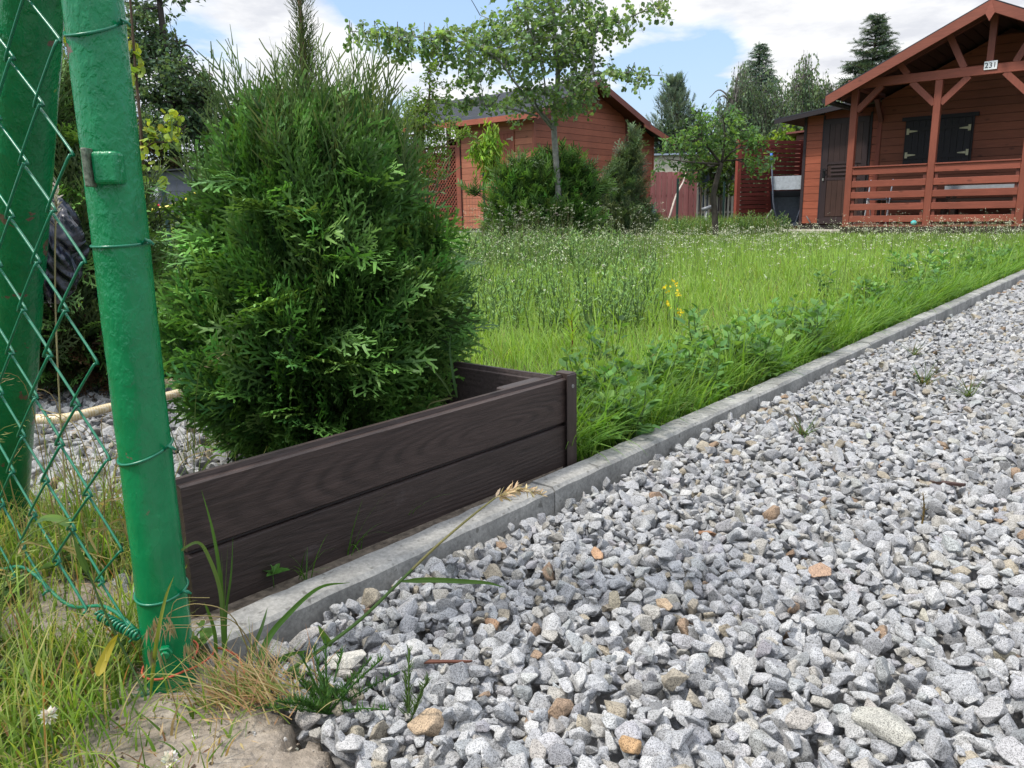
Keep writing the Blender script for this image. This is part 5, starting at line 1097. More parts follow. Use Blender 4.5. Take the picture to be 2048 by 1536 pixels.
m = MB(); m.box((0, .023, .0), (1.2, 1.2, 2.0), (.06, .025, .02)); m.build('wall', WB, ns); m = MB(); m.prism([(-.2, 2.06), (1.3, 2.16), (1.3, 2.20), (-.2, 2.10)], -.15, 1.4, col=(.15, .05, .04)); m.build('roof', WB, ns)
# wheelbarrow standing on its nose against the fence
wb = thing('wheelbarrow', 'wheelbarrow tipped up against the slatted fence, dark tray and long handles', 'wheelbarrow', tuple(gnd(1572, 462)*[1, 1, 0] + [0, 0, 0]), -R(20))
TM = plain_mat('tray_metal', None, .45, 20, (.7, 1.1), metallic=.2)
m = MB(); V = [(-.26, .10, .10), (.26, .10, .10), (.34, .0, .78), (-.34, .0, .78), (-.20, .34, .18), (.20, .34, .18), (.28, .34, .66), (-.28, .34, .66)]
m.add(V, [(4, 5, 6, 7), (0, 4, 7, 3), (1, 2, 6, 5), (0, 1, 5, 4), (3, 7, 6, 2)], (.045, .055, .075)); m.build('tray', TM, wb)
m = MB(); m.add([(-.30, -.012, .80), (.30, -.012, .80), (.34, -.04, 1.06), (-.34, -.04, 1.06), (-.30, .004, .80), (.30, .004, .80), (.34, -.024, 1.06), (-.34, -.024, 1.06)], [(0, 1, 2, 3), (4, 7, 6, 5), (0, 4, 5, 1), (3, 2, 6, 7), (0, 3, 7, 4), (1, 5, 6, 2)], (.50, .53, .58)); m.build('board', TM, wb)
for s_ in (-1, 1):
    m = MB(); m.tube(smooth_path([(s_*.14, .30, .05), (s_*.26, .06, .5), (s_*.30, -.06, .95), (s_*.34, -.04, 1.35)], 5), .017, 8, (.12, .14, .19)); hh_ = m.build('handle', TM, wb)
    m = MB(); m.tube([(s_*.34, -.04, 1.33), (s_*.35, -.04, 1.50)], .026, 8, (.03, .13, .45)); m.build('grip', plain_mat('blue_grip', None, .5), hh_)
    m = MB(); m.tube([(s_*.28, -.08, .42), (s_*.44, -.22, .16)], .014, 6, (.2, .2, .2)); m.build('leg', TM, wb)
m = MB(); P = [(0, .2+.15*math.cos(a), .16+.15*math.sin(a)) for a in np.linspace(0, 2*math.pi, 25)]; m.tube(P, .035, 8, (.015, .015, .015)); m.build('wheel', plain_mat('tyre', None, .8), wb)
# leaning pale stick, blue tarp, garden tap, stakes and wire fence
m = MB(); m.tube(smooth_path([at(1338, 438, 15.2), at(1352, 392, 15.4), at(1366, 365, 15.6), at(1372, 347, 15.7)], 4), np.linspace(.022, .014, 13), 7, (.45, .38, .33)); m.build('stick', BARK, label='pale crooked stick leaning against the plank fence', cat='stick')
m = MB(); p = at(1304, 440, 16.0); m.add([(p[0]-.05, p[1], 0), (p[0]+.24, p[1]-.1, 0), (p[0]+.02, p[1]+.08, .58), (p[0]+.1, p[1]+.3, 0), (p[0]-.03, p[1]+.02, .5)], [(0, 1, 2), (1, 3, 2), (0, 2, 4), (3, 0, 4), (3, 4, 2)], (.012, .016, .045)); m.build('tarpaulin', plain_mat('tarp', None, .4), label='folded dark blue tarpaulin leaning at the right shed corner', cat='tarpaulin')
tp0 = at(1412, 440, 16.5); tp = thing('garden_lamp', 'grey stand with a tilted head in the weeds left of the fruit tree stem', 'stand', (tp0[0], tp0[1], 0)); m = MB(); m.tube([(0, 0, 0), (0, 0, .42)], .022, 8, (.35, .36, .36)); m.build('pole', TM, tp)
m = MB(); m.tube([(-.10, 0, .44), (.10, -.02, .50)], .04, 10, (.16, .17, .18)); m.build('head', TM, tp)
STK = plain_mat('dark_green_steel', (.010, .035, .030), .45)
for (px, py0, py1, Y, lab) in ((967, 345, 470, 14.8, 'dark green steel stake in front of the red shed wall'), (1356, 357, 440, 15.0, 'dark green steel stake before the plank fence'), (1449, 363, 430, 19.0, 'dark steel stake behind the fruit tree')):
    a = at(px, py0, Y); m = MB(); m.box((-.02, -.02, -.1), (.02, .02, a[2])); o = m.build('fence_stake', STK, label=lab, cat='stake', group='steel fence stakes'); o.location = (a[0], a[1], 0)
WMM = plain_mat('thin_wire', (.05, .06, .055), .5); wf_ = thing('wire_fence', 'thin square wire mesh fence crossing the lawn behind the thuja', 'wire fence', (0, 0, 0)); m = MB()
A_ = at(967, 400, 14.8); B_ = at(330, 400, 8.8); dv = B_-A_; LL = float(np.hypot(dv[0], dv[1])); ux = dv/LL; ux[2] = 0
for k in range(int(LL/.10)): 
    p = A_*[1, 1, 0] + ux*k*.10; m.beam(p + [0, 0, .02], p + [0, 0, .95], .003, .003, up=(1, 0, 0))
for j in range(8): z = .05 + j*.125; m.beam(A_*[1, 1, 0] + [0, 0, z], B_*[1, 1, 0] + [0, 0, z], .003, .003)
m.build('mesh', WMM, wf_)
for t in (.33, .66, 1.0): p = A_*[1, 1, 0] + dv*[t, t, 0]; m = MB(); m.box((p[0]-.018, p[1]-.018, -.1), (p[0]+.018, p[1]+.018, 1.0)); m.build('post', STK, wf_)
# ------------------------------------------------------------------ lawn, meadow, weeds
GREENS = [(.23, .40, .058), (.29, .47, .075), (.16, .32, .05), (.36, .47, .13)]
def lawn_ok(P, marg=.0):
    q = (P[:, :2] - KR[:2]) @ NL[:2]; a = P[:, :2] - PC[:2]
    nb = np.array([FD[1], -FD[0]]); nb = nb*np.sign(np.dot(PE[:2], nb)); back = a @ nb
    ok = (q > KW + .008 + marg) & ((back < -.012) )
    ok &= (np.abs(P[:, 0]) < .74*P[:, 1] + .6)
    # not inside buildings
    def loc(P, O):
        d = P[:, :2] - np.array(O[:2]); c, s = math.cos(-HRZ), math.sin(-HRZ); return d[:, 0]*c - d[:, 1]*s, d[:, 0]*s + d[:, 1]*c
    x, y = loc(P, HO); ok &= ~((x > -.05) & (x < 3.9) & (y > -.03)); ok &= ~((x > -3.1) & (x <= 0) & (y > .8))
    x, y = loc(P, SO); ok &= ~((x > -4.4) & (x < .05) & (y > -.1) & (y < 5.1))
    return ok
def fbm(P, s, seed=0):
    x, y = P[:, 0]*s, P[:, 1]*s; return (np.sin(x*1.3+seed+1.7*np.sin(y*.9)) + np.sin(y*1.7-seed+1.3*np.sin(x*1.1+2)) + .5*np.sin(x*3.1+y*2.3) + .5*np.sin(y*4.3-x*1.9+seed))/3
def ground_z(P): return np.maximum(hill(P) - .02, -.012)
m = MB()
for (y0, y1, dens, h, w, seg) in ((1.4, 2.6, 7000, .075, .0022, 4), (2.6, 4.2, 4200, .085, .0030, 4), (4.2, 7, 2000, .10, .0045, 3), (7, 11, 900, .095, .0070, 3), (11, 19, 420, .065, .012, 2), (19, 34, 80, .14, .026, 2)):
    A = (y1-y0)*(.74*(y0+y1)+1.2); n = int(A*dens); y = rng.uniform(y0, y1, n); x = rng.uniform(-1, 1, n)*(.74*y+.6); P = np.stack([x, y, 0*x], 1); P = P[lawn_ok(P)]
    cl = fbm(P, 5.5) ; P = P[rng.random(len(P)) < .75 + .3*cl]; n = len(P); P[:, 2] = ground_z(P); cl = fbm(P, 5.5); big = fbm(P, 1.1, 3)
    H = h*(1 + .35*cl + .25*big)*rng.uniform(.5, 1.5, n); az = rng.random(n)*6.28; az = np.where(rng.random(n) < .4, 2.2 + rng.normal(0, .8, n) + cl, az)
    c = mixcol(n, GREENS, [4, 3, 3, 1], .16, .06)*(1 + .12*big[:, None]); dry = rng.random(n) < .04; c[dry] = jcol(int(dry.sum()), (.30, .27, .12))
    blades(m, P, H, w*rng.uniform(.7, 1.5, n), az, rng.uniform(0, .5, n), rng.uniform(.1, 1.3, n), c, seg, tipcol=(.30, .43, .12))
print('grass', m.nv)
m.build('lawn_grass', GRASSM, kind='stuff', label='bright green unmown grass of the lawn')
# taller lush blades: tufts along the kerb and by the planter
m = MB(); n = 14000; t = rng.uniform(.8, 12, n)**1.0; t = .8 + 11*rng.random(n)**1.6; q = KW + .02 + np.abs(rng.normal(0, .16, n)); P = KR + t[:, None]*E2 + q[:, None]*NL; P = P[lawn_ok(P)]; n = len(P); P[:, 2] = -.01
cl = .5+.5*fbm(P, 8, 5); P = P[rng.random(n) < .25+.75*cl]; n = len(P); az = math.atan2(-NL[1], -NL[0]) + rng.normal(0, 1.0, n)
q_ = (P-KR) @ NL; blades(m, P, rng.uniform(.07, .20, n)*(1 + .3*fbm(P, 3)), rng.uniform(.0025, .0055, n)*(1+.18*P[:, 1]), az, rng.uniform(.1, .6, n), rng.uniform(.4, 1.8, n), mixcol(n, [(.09, .21, .03), (.13, .28, .04), (.18, .33, .05)], [3, 3, 2], .14), 5, tipcol=(.14, .25, .05))
n = 1500; y = rng.uniform(1.8, 7, n); x = rng.uniform(-1, 1, n)*(.7*y); P = np.stack([x, y, 0*x-.01], 1); P = P[lawn_ok(P)]; n = len(P)
blades(m, P, rng.uniform(.14, .27, n), rng.uniform(.004, .008, n), rng.random(n)*6.28, rng.uniform(0, .25, n), rng.uniform(.1, .9, n), mixcol(n, [(.22, .38, .05), (.28, .44, .08)], [1, 1], .12), 6)
m.build('kerb_grass', GRASSM, kind='stuff', label='longer darker grass leaning over the left side of the kerb')
# flowering weeds: thin stalks with tiny pale heads
def stalks(P, H, col_st, col_hd, hd, nh, w, mbs, mbh, spread=.35, side=True):
    n = len(P); az = rng.random(n)*6.28; ln = rng.uniform(0, .22, n)
    d = nrm(np.stack([np.cos(az)*np.sin(ln), np.sin(az)*np.sin(ln), np.cos(ln)], 1)); 
    blades(mbs, P, H, w, az, ln, np.zeros(n), col_st, 2)
    T = P + d*H[:, None]
    k = nh; idx = np.repeat(np.arange(n), k); u = rng.random(len(idx)); top = rng.random(len(idx)) < .55
    off = rng.normal(0, 1, (len(idx), 3))*hd[idx][:, None]*.8; pos = np.where(top[:, None], T[idx] + off*[1, 1, .5], P[idx] + d[idx]*(H[idx]*(.45+.55*u))[:, None] + rng.normal(0, 1, (len(idx), 3))*(hd[idx]*1.8*(1.2-u))[:, None]*[1, 1, .3])
    put_leaves(mbh, 'diamond', pos, rdir(len(idx)), hd[idx]*rng.uniform(.5, 1.1, len(idx)), np.where(top[:, None], jcol(len(idx), col_hd, .12, .04), jcol(len(idx), (.14, .20, .07), .2)))
ms, mh = MB(), MB()
for (y0, y1, dens, w) in ((2.4, 4.2, 42, .0022), (4.2, 7.5, 62, .0032), (7.5, 12.6, 62, .005)):
    n = int((y1-y0)*(.74*(y0+y1))*dens*1.6); y = rng.uniform(y0, y1, n); x = rng.uniform(-1, 1, n)*.74*y; P = np.stack([x, y, 0*x], 1); P = P[lawn_ok(P, .15)]; P = P[~((P[:, 1] > 10) & (P[:, 0] > .4*P[:, 1]) & (rng.random(len(P)) < .7))]
    f = fbm(P, .8, 2)*.5 + .5; dn = np.clip((P[:, 1]-2.6)/2.2, .08, 1); P = P[rng.random(len(P)) < (.25+.75*f)*dn]; n = len(P); P[:, 2] = ground_z(P)
    stalks(P, rng.uniform(.12, .34, n)*np.where(P[:, 1] > 10, .6, 1), jcol(n, (.12, .19, .06), .15), (.62, .63, .46), .0070*(1 + .12*P[:, 1]), 9, w*np.ones(n), ms, mh)
# dense band of seed stalks before the yew
n = 420; px = rng.uniform(930, 1330, n); py = rng.uniform(492, 560, n); P = np.array([gnd(a, b) for a, b in zip(px, py)]); P = P[lawn_ok(P)]; n = len(P)
stalks(P, rng.uniform(.22, .50, n)*np.clip(P[:, 1]/6, .75, 1.15), jcol(n, (.15, .19, .09), .2), (.56, .58, .44), .0055*(1+.10*P[:, 1]), 12, np.full(n, .0045), ms, mh)
n = 80; P = np.array([gnd(a, b) for a, b in zip(rng.uniform(965, 1150, n), rng.uniform(500, 520, n))]); stalks(P, rng.uniform(.35, .62, n), jcol(n, (.12, .09, .07), .2), (.30, .25, .22), np.full(n, .012), 16, np.full(n, .005), ms, mh)
n = 80; P = np.array([gnd(a, b) for a, b in zip(rng.uniform(1660, 2048, n), rng.uniform(475, 500, n))]); P = P[lawn_ok(P)]; n = len(P); stalks(P, rng.uniform(.18, .42, n), jcol(n, (.15, .19, .09), .2), (.55, .57, .44), np.full(n, .010), 10, np.full(n, .005), ms, mh)
ms.build('meadow_stalks', GRASSM, kind='stuff', label='thin green stalks of flowering weeds over the lawn'); mh.build('meadow_flowers', PETAL, kind='stuff', label='tiny whitish flower heads scattered over the lawn')
# leafy weeds ---------------------------------------------------------
def weed(n_st, H, leaf, cols, seed, spread=.05, lk='lobed', stem=(.09, .16, .05)):
    """one leafy weed: upright stems with alternate leaves"""
    lf = MB(); st = MB()
    for s_ in range(n_st):
        a = rng.random()*6.28; r_ = spread*rng.random(); p = np.array([math.cos(a)*r_, math.sin(a)*r_, 0]); h = H*rng.uniform(.6, 1.1); tip = p + np.array([math.cos(a)*h*.25, math.sin(a)*h*.25, h])
        pts = smooth_path([p, (p+tip)/2 + rng.normal(0, .01, 3), tip], 4); st.tube(pts, np.linspace(.0028, .0012, len(pts)), 5, stem)
        k = int(6 + h*(28 if leaf < .05 else 16)); f = np.linspace(.12, 1, k); P = np.stack([np.interp(f, np.linspace(0, 1, len(pts)), pts[:, i]) for i in range(3)], 1); an = np.arange(k)*2.4 + rng.random()*6
        up = .15 + 1.0*f**2; D = nrm(np.stack([np.cos(an), np.sin(an), up], 1)); L = leaf*(1.15-.55*f**1.5)*rng.uniform(.75, 1.2, k)
        Pl = P + D*(L*.25)[:, None]
        for i in range(k): st.tube([P[i], Pl[i]], .0008, 3, stem, caps=False)
        put_leaves(lf, lk, Pl, D, L, mixcol(k, cols, [1]*len(cols), .12), .25)
    return lf, st
KC = [(.10, .23, .06), (.13, .27, .065), (.075, .18, .05), (.18, .32, .08)]
lf_all, st_all = MB(), MB()
protos = [weed(4, .13, .054, KC, i) for i in range(5)] + [weed(5, .17, .060, KC, i, .07) for i in range(4)]
def scatter(protos, P, S, lf_all, st_all):
    for p, s in zip(P, S):
        l, t_ = protos[rng.integers(len(protos))]; a = rng.random()*6.28; c_, s_ = math.cos(a)*s, math.sin(a)*s
        Rm = np.array([[c_, -s_, 0], [s_, c_, 0], [0, 0, s]]); br = rng.uniform(.85, 1.2)
        for src, dst in ((l, lf_all), (t_, st_all)):
            off = dst.nv
            for V in src.V: dst.V.append(V @ Rm.T + p)
            for F, C, sm in zip(src.F, src.C, src.smooth): dst.F.append(F + off); dst.C.append(C*br); dst.smooth.append(sm)
            dst.nv += src.nv
n = 62; t = .85 + 9.5*rng.random(n)**1.25; q = KW + .09 + np.abs(rng.normal(.04, .14, n)); P = KR + t[:, None]*E2 + q[:, None]*NL; k_ = lawn_ok(P); P = P[k_]; P[:, 2] = -.01
scatter(protos, P, rng.uniform(.5, .85, len(P))*(1 + .02*P[:, 1]), lf_all, st_all)
for (a, b, n, s0, s1) in ((1500, 735, 7, .8, 1.1), (1570, 690, 8, .8, 1.15), (1640, 665, 5, .7, 1.0), (1330, 795, 6, .7, 1.0), (1400, 750, 5, .7, 1.0), (1250, 820, 5, .6, .9), (1205, 880, 4, .5, .8), (1760, 610, 6, .8, 1.1), (1880, 560, 7, .9, 1.2), (1980, 530, 7, .9, 1.3)):
    c_ = gnd(a, b); P = c_ + rng.normal(0, .10 + .02*c_[1], (n, 3))*[1, 1, 0]; P = P[lawn_ok(P, .03)]; scatter(protos, P, rng.uniform(s0, s1, len(P)), lf_all, st_all)
lf_all.build('kerb_weeds', LEAFM, kind='stuff', label='broad leaved green weeds growing along the kerb'); st_all.build('weed_stems', LEAFM, kind='stuff', label='stems of the leafy weeds along the kerb')
# soft bluish weeds in the left part of the lawn
lf2, st2 = MB(), MB(); BW = [(.20, .34, .10), (.26, .40, .14), (.15, .28, .09)]
pr2 = [weed(4, .16, .034, BW, i, .06, 'lance') for i in range(5)]
n = 260; px = rng.uniform(905, 1300, n); py = 505 + 170*rng.random(n)**1.2; P = np.array([gnd(a, b) for a, b in zip(px, py)]); P = P[lawn_ok(P)]; P = P[rng.random(len(P)) < np.clip(1.2-(P[:, 0]-.2*P[:, 1]+.3)*.5, .25, 1)]
scatter(pr2, P, rng.uniform(.8, 1.4, len(P)), lf2, st2)
n = 160; px = rng.uniform(905, 1250, n); py = rng.uniform(500, 545, n); P = np.array([gnd(a, b) for a, b in zip(px, py)]); scatter(pr2, P, rng.uniform(1.2, 2.0, len(P)), lf2, st2)
# tall weeds at the fences
n = 230; px = rng.uniform(1180, 1570, n); Y_ = rng.uniform(13.6, 16.2, n); P = np.array([at(a, 440, b) for a, b in zip(px, Y_)]); P[:, 2] = 0; P = P[lawn_ok(P)]; scatter(pr2, P, rng.uniform(1.0, 2.2, len(P)), lf2, st2)
n = 60; px = rng.uniform(1470, 1575, n); Y_ = rng.uniform(14.5, 15.8, n); P = np.array([at(a, 440, b) for a, b in zip(px, Y_)]); P[:, 2] = 0; P = P[lawn_ok(P)]; scatter(pr2, P, rng.uniform(1.3, 2.4, len(P)), lf2, st2)
n = 120; px = rng.uniform(310, 450, n); Y_ = rng.uniform(9, 14, n); P = np.array([at(a, 440, b) for a, b in zip(px, Y_)]); P[:, 2] = 0; scatter(pr2, P, rng.uniform(.8, 1.6, len(P)), lf2, st2)
lf2.build('lawn_weeds', LEAFM, kind='stuff', label='soft bluish green weeds in the lawn behind the planter'); st2.build('lawn_weed_stems', LEAFM, kind='stuff', label='stems of the soft lawn weeds')
m = MB(); n = 3200; px = rng.uniform(1290, 1560, n); Y_ = rng.uniform(13.8, 17, n); P = np.array([at(a, 440, b) for a, b in zip(px, Y_)]); P[:, 2] = 0; P = P[lawn_ok(P)]; n = len(P)
blades(m, P, rng.uniform(.15, .42, n), rng.uniform(.008, .014, n), rng.random(n)*6.28, rng.uniform(0, .3, n), rng.uniform(.1, .8, n), mixcol(n, [(.08, .15, .03), (.11, .19, .035), (.30, .26, .16)], [3, 3, 1]), 3)
m.build('tall_grass', GRASSM, kind='stuff', label='tall rough grass before the fences between shed and hut')
# single plants with their own look
def plant(name, label, cat, px, py, parts, z=-.01):
    p = gnd(px, py); t = thing(name, label, cat, (p[0], p[1], z)); 
    for nm, mbx, mt in parts: mbx.build(nm, mt, t)
    return t
st, lf = MB(), MB(); st.tube(smooth_path([(0, 0, 0), (.004, 0, .08), (.0, .0, .15)], 5), np.linspace(.0035, .002, 11), 6, (.16, .05, .03)); k = 16; f = np.linspace(.35, 1, k); an = np.arange(k)*2.3
put_leaves(lf, 'lance', np.stack([0*f, 0*f, .15*f], 1), nrm(np.stack([np.cos(an), np.sin(an), .5 + .9*f], 1)), .060*(1.1-.3*f), jcol(k, (.25, .40, .06)), .3)
plant('red_stemmed_seedling', 'slender seedling with a dark red stem and narrow leaves in the lawn', 'seedling', 1143, 712, [('stem', st, LEAFM), ('leaves', lf, LEAFM)])
st, lf, fl = MB(), MB(), MB()
for x, y, h in ((.0, 0, .21), (.012, .02, .165), (-.015, .0, .13), (.008, -.02, .10), (-.02, .02, .19)):
    st.tube([(x, y, 0), (x*1.3, y, h*.6), (x*1.9, y*1.5, h)], [.0025, .002, .0015], 5, (.13, .22, .05)); k = 11; c_ = np.array([x*1.9, y*1.5, h]); 
    put_leaves(fl, 'round', c_ + rng.normal(0, .007, (k, 3)), nrm(rng.normal(0, .6, (k, 3)) + [0, 0, .8]), .010*rng.uniform(.8, 1.2, k), jcol(k, (.75, .62, .03), .08), .6)
plant('yellow_flower', 'cluster of small bright yellow flowers standing in the lawn', 'flower', 1348, 665, [('stem', st, LEAFM), ('petals', fl, PETAL)])
st, fl = MB(), MB()
for x, h in ((-.08, .52), (0, .55), (.07, .46), (-.04, .33)):
    st.tube([(x*.5, 0, 0), (x, 0, h)], .005, 5, (.10, .17, .05)); k = 7; put_leaves(fl, 'round', np.array([x, 0, h]) + rng.normal(0, .015, (k, 3)), rdir(k), .05, jcol(k, (.72, .66, .52), .06), .8)
plant('pale_iris', 'pale cream flowers on stalks in front of the slim thuja', 'flower', 1228, 484, [('stem', st, LEAFM), ('petals', fl, PETAL)])
st, fl = MB(), MB(); st.tube([(0, 0, 0), (0, 0, .40)], .004, 5, (.1, .17, .05)); put_leaves(fl, 'round', np.array([0, 0, .4]) + rng.normal(0, .015, (8, 3)), rdir(8), .045, jcol(8, (.60, .03, .08)), .8)
p = at(308, 410, 9.5); t = thing('red_poppy', 'single small crimson flower before the grey shed', 'flower', (p[0], p[1], p[2]-.40)); st.tube([(0, 0, -p[2]+.40), (0, 0, 0)], .004, 5, (.1, .17, .05)); st.build('stem', LEAFM, t); fl.build('petals', PETAL, t)
# feathery little weeds in the gravel
def tuft(name, label, px, py, n, H, cols, w=.0014, z=-.02, ln=(.2, 1.2), kind='blade', bend=(.1, .8)):
    p = gnd(px, py, -.01); t = MB(); P = np.zeros((n, 3)) + rng.normal(0, .006, (n, 3))*[1, 1, 0]
    if kind == 'blade': blades(t, P, rng.uniform(.5, 1.1, n)*H, w*rng.uniform(.7, 1.3, n), rng.random(n)*6.28, rng.uniform(*ln, n), rng.uniform(*bend, n), mixcol(n, cols, [1]*len(cols)), 5)
    else:
        for i in range(n):
            a = rng.random()*6.28; l_ = H*rng.uniform(.6, 1.1); e = rng.uniform(*ln); d = np.array([math.cos(a)*math.sin(e), math.sin(a)*math.sin(e), math.cos(e)])
            pts = smooth_path([(0, 0, 0), d*l_*.5 + [0, 0, .004], d*l_], 4); t.tube(pts, .0010, 4, cols[0], caps=False)
            k = 46; f = rng.uniform(.15, 1, k); Q = d*l_*f[:, None]; blades(t, Q, .016*(1.2-f*.7), .0016, rng.random(k)*6.28, rng.uniform(.5, 1.0, k), -.3, mixcol(k, cols, [1]*len(cols)), 2)
    o = t.build(name, LEAFM, label=label, cat='weed'); o.location = (p[0], p[1], z); return o
PG = [(.045, .12, .025), (.07, .16, .03)]
tuft('feathery_weed', 'feathery dark green horsetail weed at the edge of the gravel near the footing', 655, 1425, 16, .085, PG, kind='f', ln=(.3, 1.35), z=-.012)
tuft('conifer_sprig', 'small green needle sprig poking from the gravel beside the tan stone', 818, 1448, 3, .085, [(.08, .14, .035), (.06, .11, .03)], kind='f', ln=(.5, .9), z=-.012)
for (a, b, n, H, lab) in ((1828, 712, 26, .09, 'small grass tuft in the gravel farthest from the camera'), (1846, 770, 46, .11, 'spreading grass tuft in the gravel right of the kerb'), (1935, 795, 34, .10, 'green and brown weed tuft nearest the right edge of the gravel'), (1605, 872, 34, .085, 'brownish green weed in the middle of the upper gravel'), (1500, 792, 10, .06, 'tiny weed sprouting at the foot of the kerb')):
    tuft('gravel_weed', lab, a, b, n, H, [(.06, .13, .03), (.10, .15, .04), (.14, .11, .05)], .0028, -.006, (.6, 1.4), bend=(-.3, .4))
P0 = gnd(1843, 1048, -.0); m = MB(); m.tube(smooth_path([(0, 0, -.01), (.002, 0, .025), (-.003, 0, .055)], 4), np.linspace(.002, .0008, 9), 5, (.16, .11, .04)); k = 16; f = np.linspace(.2, 1, k); blades(m, np.stack([0*f, 0*f, .05*f], 1), np.full(k, .010), .0015, np.arange(k)*2.4, .9, 0, jcol(k, (.15, .11, .04)), 2)
o = m.build('dry_sprig', DRYM, label='upright little brown sprig in the right gravel', cat='weed'); o.location = (P0[0], P0[1], 0)
# little plants between kerb and planter
for (px, py, n, H, lab, w) in ((700, 1105, 7, .12, 'thin grass blades growing between kerb and planter, middle clump', .0022), (610, 1160, 12, .07, 'short grass clump at the planter foot, second from the green post', .0018), (820, 1050, 7, .10, 'wispy grass blades at the planter foot nearest its corner', .0012)):
    p = gnd(px, py, .004); m = MB(); blades(m, np.zeros((n, 3)) + rng.normal(0, .006, (n, 3))*[1, 1, 0], rng.uniform(.5, 1.1, n)*H, w, rng.normal(-.3, 1.1, n), rng.uniform(0, .6, n), rng.uniform(.2, 1.4, n), jcol(n, (.06, .15, .02)), 6)
    o = m.build('grass_clump', GRASSM, label=lab, cat='grass clump'); o.location = tuple(p)
p = gnd(548, 1175, .004); m = MB(); m.tube([(0, 0, 0), (0, 0, .022)], .0008, 5, (.09, .17, .04)); put_leaves(m, 'lobed', np.array([[0, 0, .02]]*5), nrm(np.array([[1, 0, .4], [-1, .2, .5], [.3, .8, .6], [-.2, -.9, .4], [0, 0, 1]])), np.array([.026, .024, .02, .016, .016]), jcol(5, (.06, .15, .03)), .2)
o = m.build('seedling', LEAFM, label='tiny broad leaved seedling at the foot of the planter', cat='seedling'); o.location = tuple(p)
# long blades inside the planter
def ribbon(m, pts, w, col, k=8):
    P = smooth_path(pts, k); n = len(P); T = nrm(np.gradient(P, axis=0)); S = nrm(np.cross(T, np.array([0.25, -1, .15]))); ww = w*(np.minimum(1, np.linspace(0, 1, n)*5+.25)*(1-np.linspace(0, 1, n)**2.5)+.04)
    mid = P - np.cross(S, T)*ww[:, None]*.25
    V = np.stack([P - S*ww[:, None], mid, P + S*ww[:, None]], 1).reshape(-1, 3); i = np.arange(n-1)[:, None]*3
    F = np.concatenate([np.stack([i[:, 0], i[:, 0]+1, i[:, 0]+4, i[:, 0]+3], 1), np.stack([i[:, 0]+1, i[:, 0]+2, i[:, 0]+5, i[:, 0]+4], 1)]); m.add(V, F, col)
m = MB(); a = at(905, 795, 1.58); ribbon(m, [a, at(880, 755, 1.58), at(840, 718, 1.6), at(800, 712, 1.62), at(775, 745, 1.62)], .0022, (.10, .17, .05)); ribbon(m, [a + [.01, 0, 0], at(908, 760, 1.58), at(900, 700, 1.6), at(903, 655, 1.61)], .0028, (.06, .13, .04)); ribbon(m, [a, at(885, 800, 1.56), at(860, 808, 1.55), at(850, 830, 1.55)], .002, (.14, .15, .06))
m.build('grass_clump', GRASSM, label='long curved grass blades at the back corner inside the planter', cat='grass clump')
# tall grass blades in front of the planter end
def on(px, py, Y): return at(px, py, Y)
m = MB(); b = gnd(452, 1345, -.01); mid = on(446, 1250, .83)
ribbon(m, [b, mid, on(440, 1150, .84), on(425, 1060, .85), on(403, 980, .86)], .0027, (.075, .16, .03)); ribbon(m, [mid, on(440, 1180, .83), on(420, 1120, .82), on(395, 1085, .81), on(350, 1110, .80), on(330, 1130, .80)], .0022, (.12, .19, .06))
ribbon(m, [b, on(452, 1230, .84), on(462, 1150, .85), on(466, 1075, .86)], .0016, (.06, .13, .03)); ribbon(m, [b + [-.012, 0, 0], on(430, 1270, .82), on(415, 1220, .82), on(408, 1205, .82)], .0022, (.085, .17, .03))
for s_ in ((443, 1100), (456, 1085)): ribbon(m, [b, on(448, 1240, .85), on(s_[0], s_[1], .87)], .0007, (.08, .13, .04))
m.build('tall_grass_tuft', GRASSM, label='tall upright grass blades between the green post and the planter', cat='grass clump')
m = MB(); b = gnd(505, 1400, -.015); ribbon(m, [b, on(530, 1290, .84), on(580, 1225, .88), on(640, 1175, .92), on(700, 1165, .95)], .0038, (.085, .19, .03)); ribbon(m, [b, on(560, 1320, .82), on(620, 1300, .84)], .0035, (.07, .16, .03)); ribbon(m, [b + [.01, -.01, 0], on(500, 1330, .80), on(525, 1250, .82), on(535, 1215, .84)], .0026, (.09, .16, .05))
m.build('wide_grass_blade', GRASSM, label='broad light green grass blade arching over the kerb end', cat='grass clump')
# the bent stalk with a seed head lying over the kerb
gs = thing('seed_stalk', 'long bent grass stalk with straw coloured seed head reaching over the kerb', 'grass stalk', tuple(gnd(485, 1392, -.01)*[1, 1, 1])); g0 = np.array(gs.location)
pth = [on(485, 1392, .79), on(560, 1352, .81), on(640, 1300, .84), on(720, 1240, .88), on(800, 1163, .93), on(870, 1095, .97), on(940, 1035, 1.01), on(990, 996, 1.04)]; P = smooth_path(pth, 6) - g0; n_ = len(P)
m = MB(); cc = np.array([(.10, .18, .045)]*(n_-1)); cc[n_*5//8:] = (.26, .24, .10); m.tube(P, np.linspace(.0028, .0014, n_), 8, np.repeat(cc, 8, 0)); st_ = m.build('stem', GRASSM, gs); 
m = MB(); ribbon(m, [q - g0 for q in (on(800, 1163, .93), on(860, 1160, .93), on(930, 1163, .94), on(975, 1166, .94), on(1010, 1175, .94))], .0036, (.10, .19, .05)); m.build('leaf', GRASSM, gs)
m = MB(); ribbon(m, [q - g0 for q in (on(662, 1293, .85), on(648, 1272, .845), on(636, 1250, .84))], .0042, (.11, .20, .04)); m.build('leaf', GRASSM, gs)
m = MB(); hd = smooth_path([on(990, 996, 1.04), on(1020, 982, 1.06), on(1050, 980, 1.07), on(1085, 990, 1.08)], 8) - g0; k = 95; f = rng.random(k); Q = np.stack([np.interp(f, np.linspace(0, 1, len(hd)), hd[:, i]) for i in range(3)], 1)
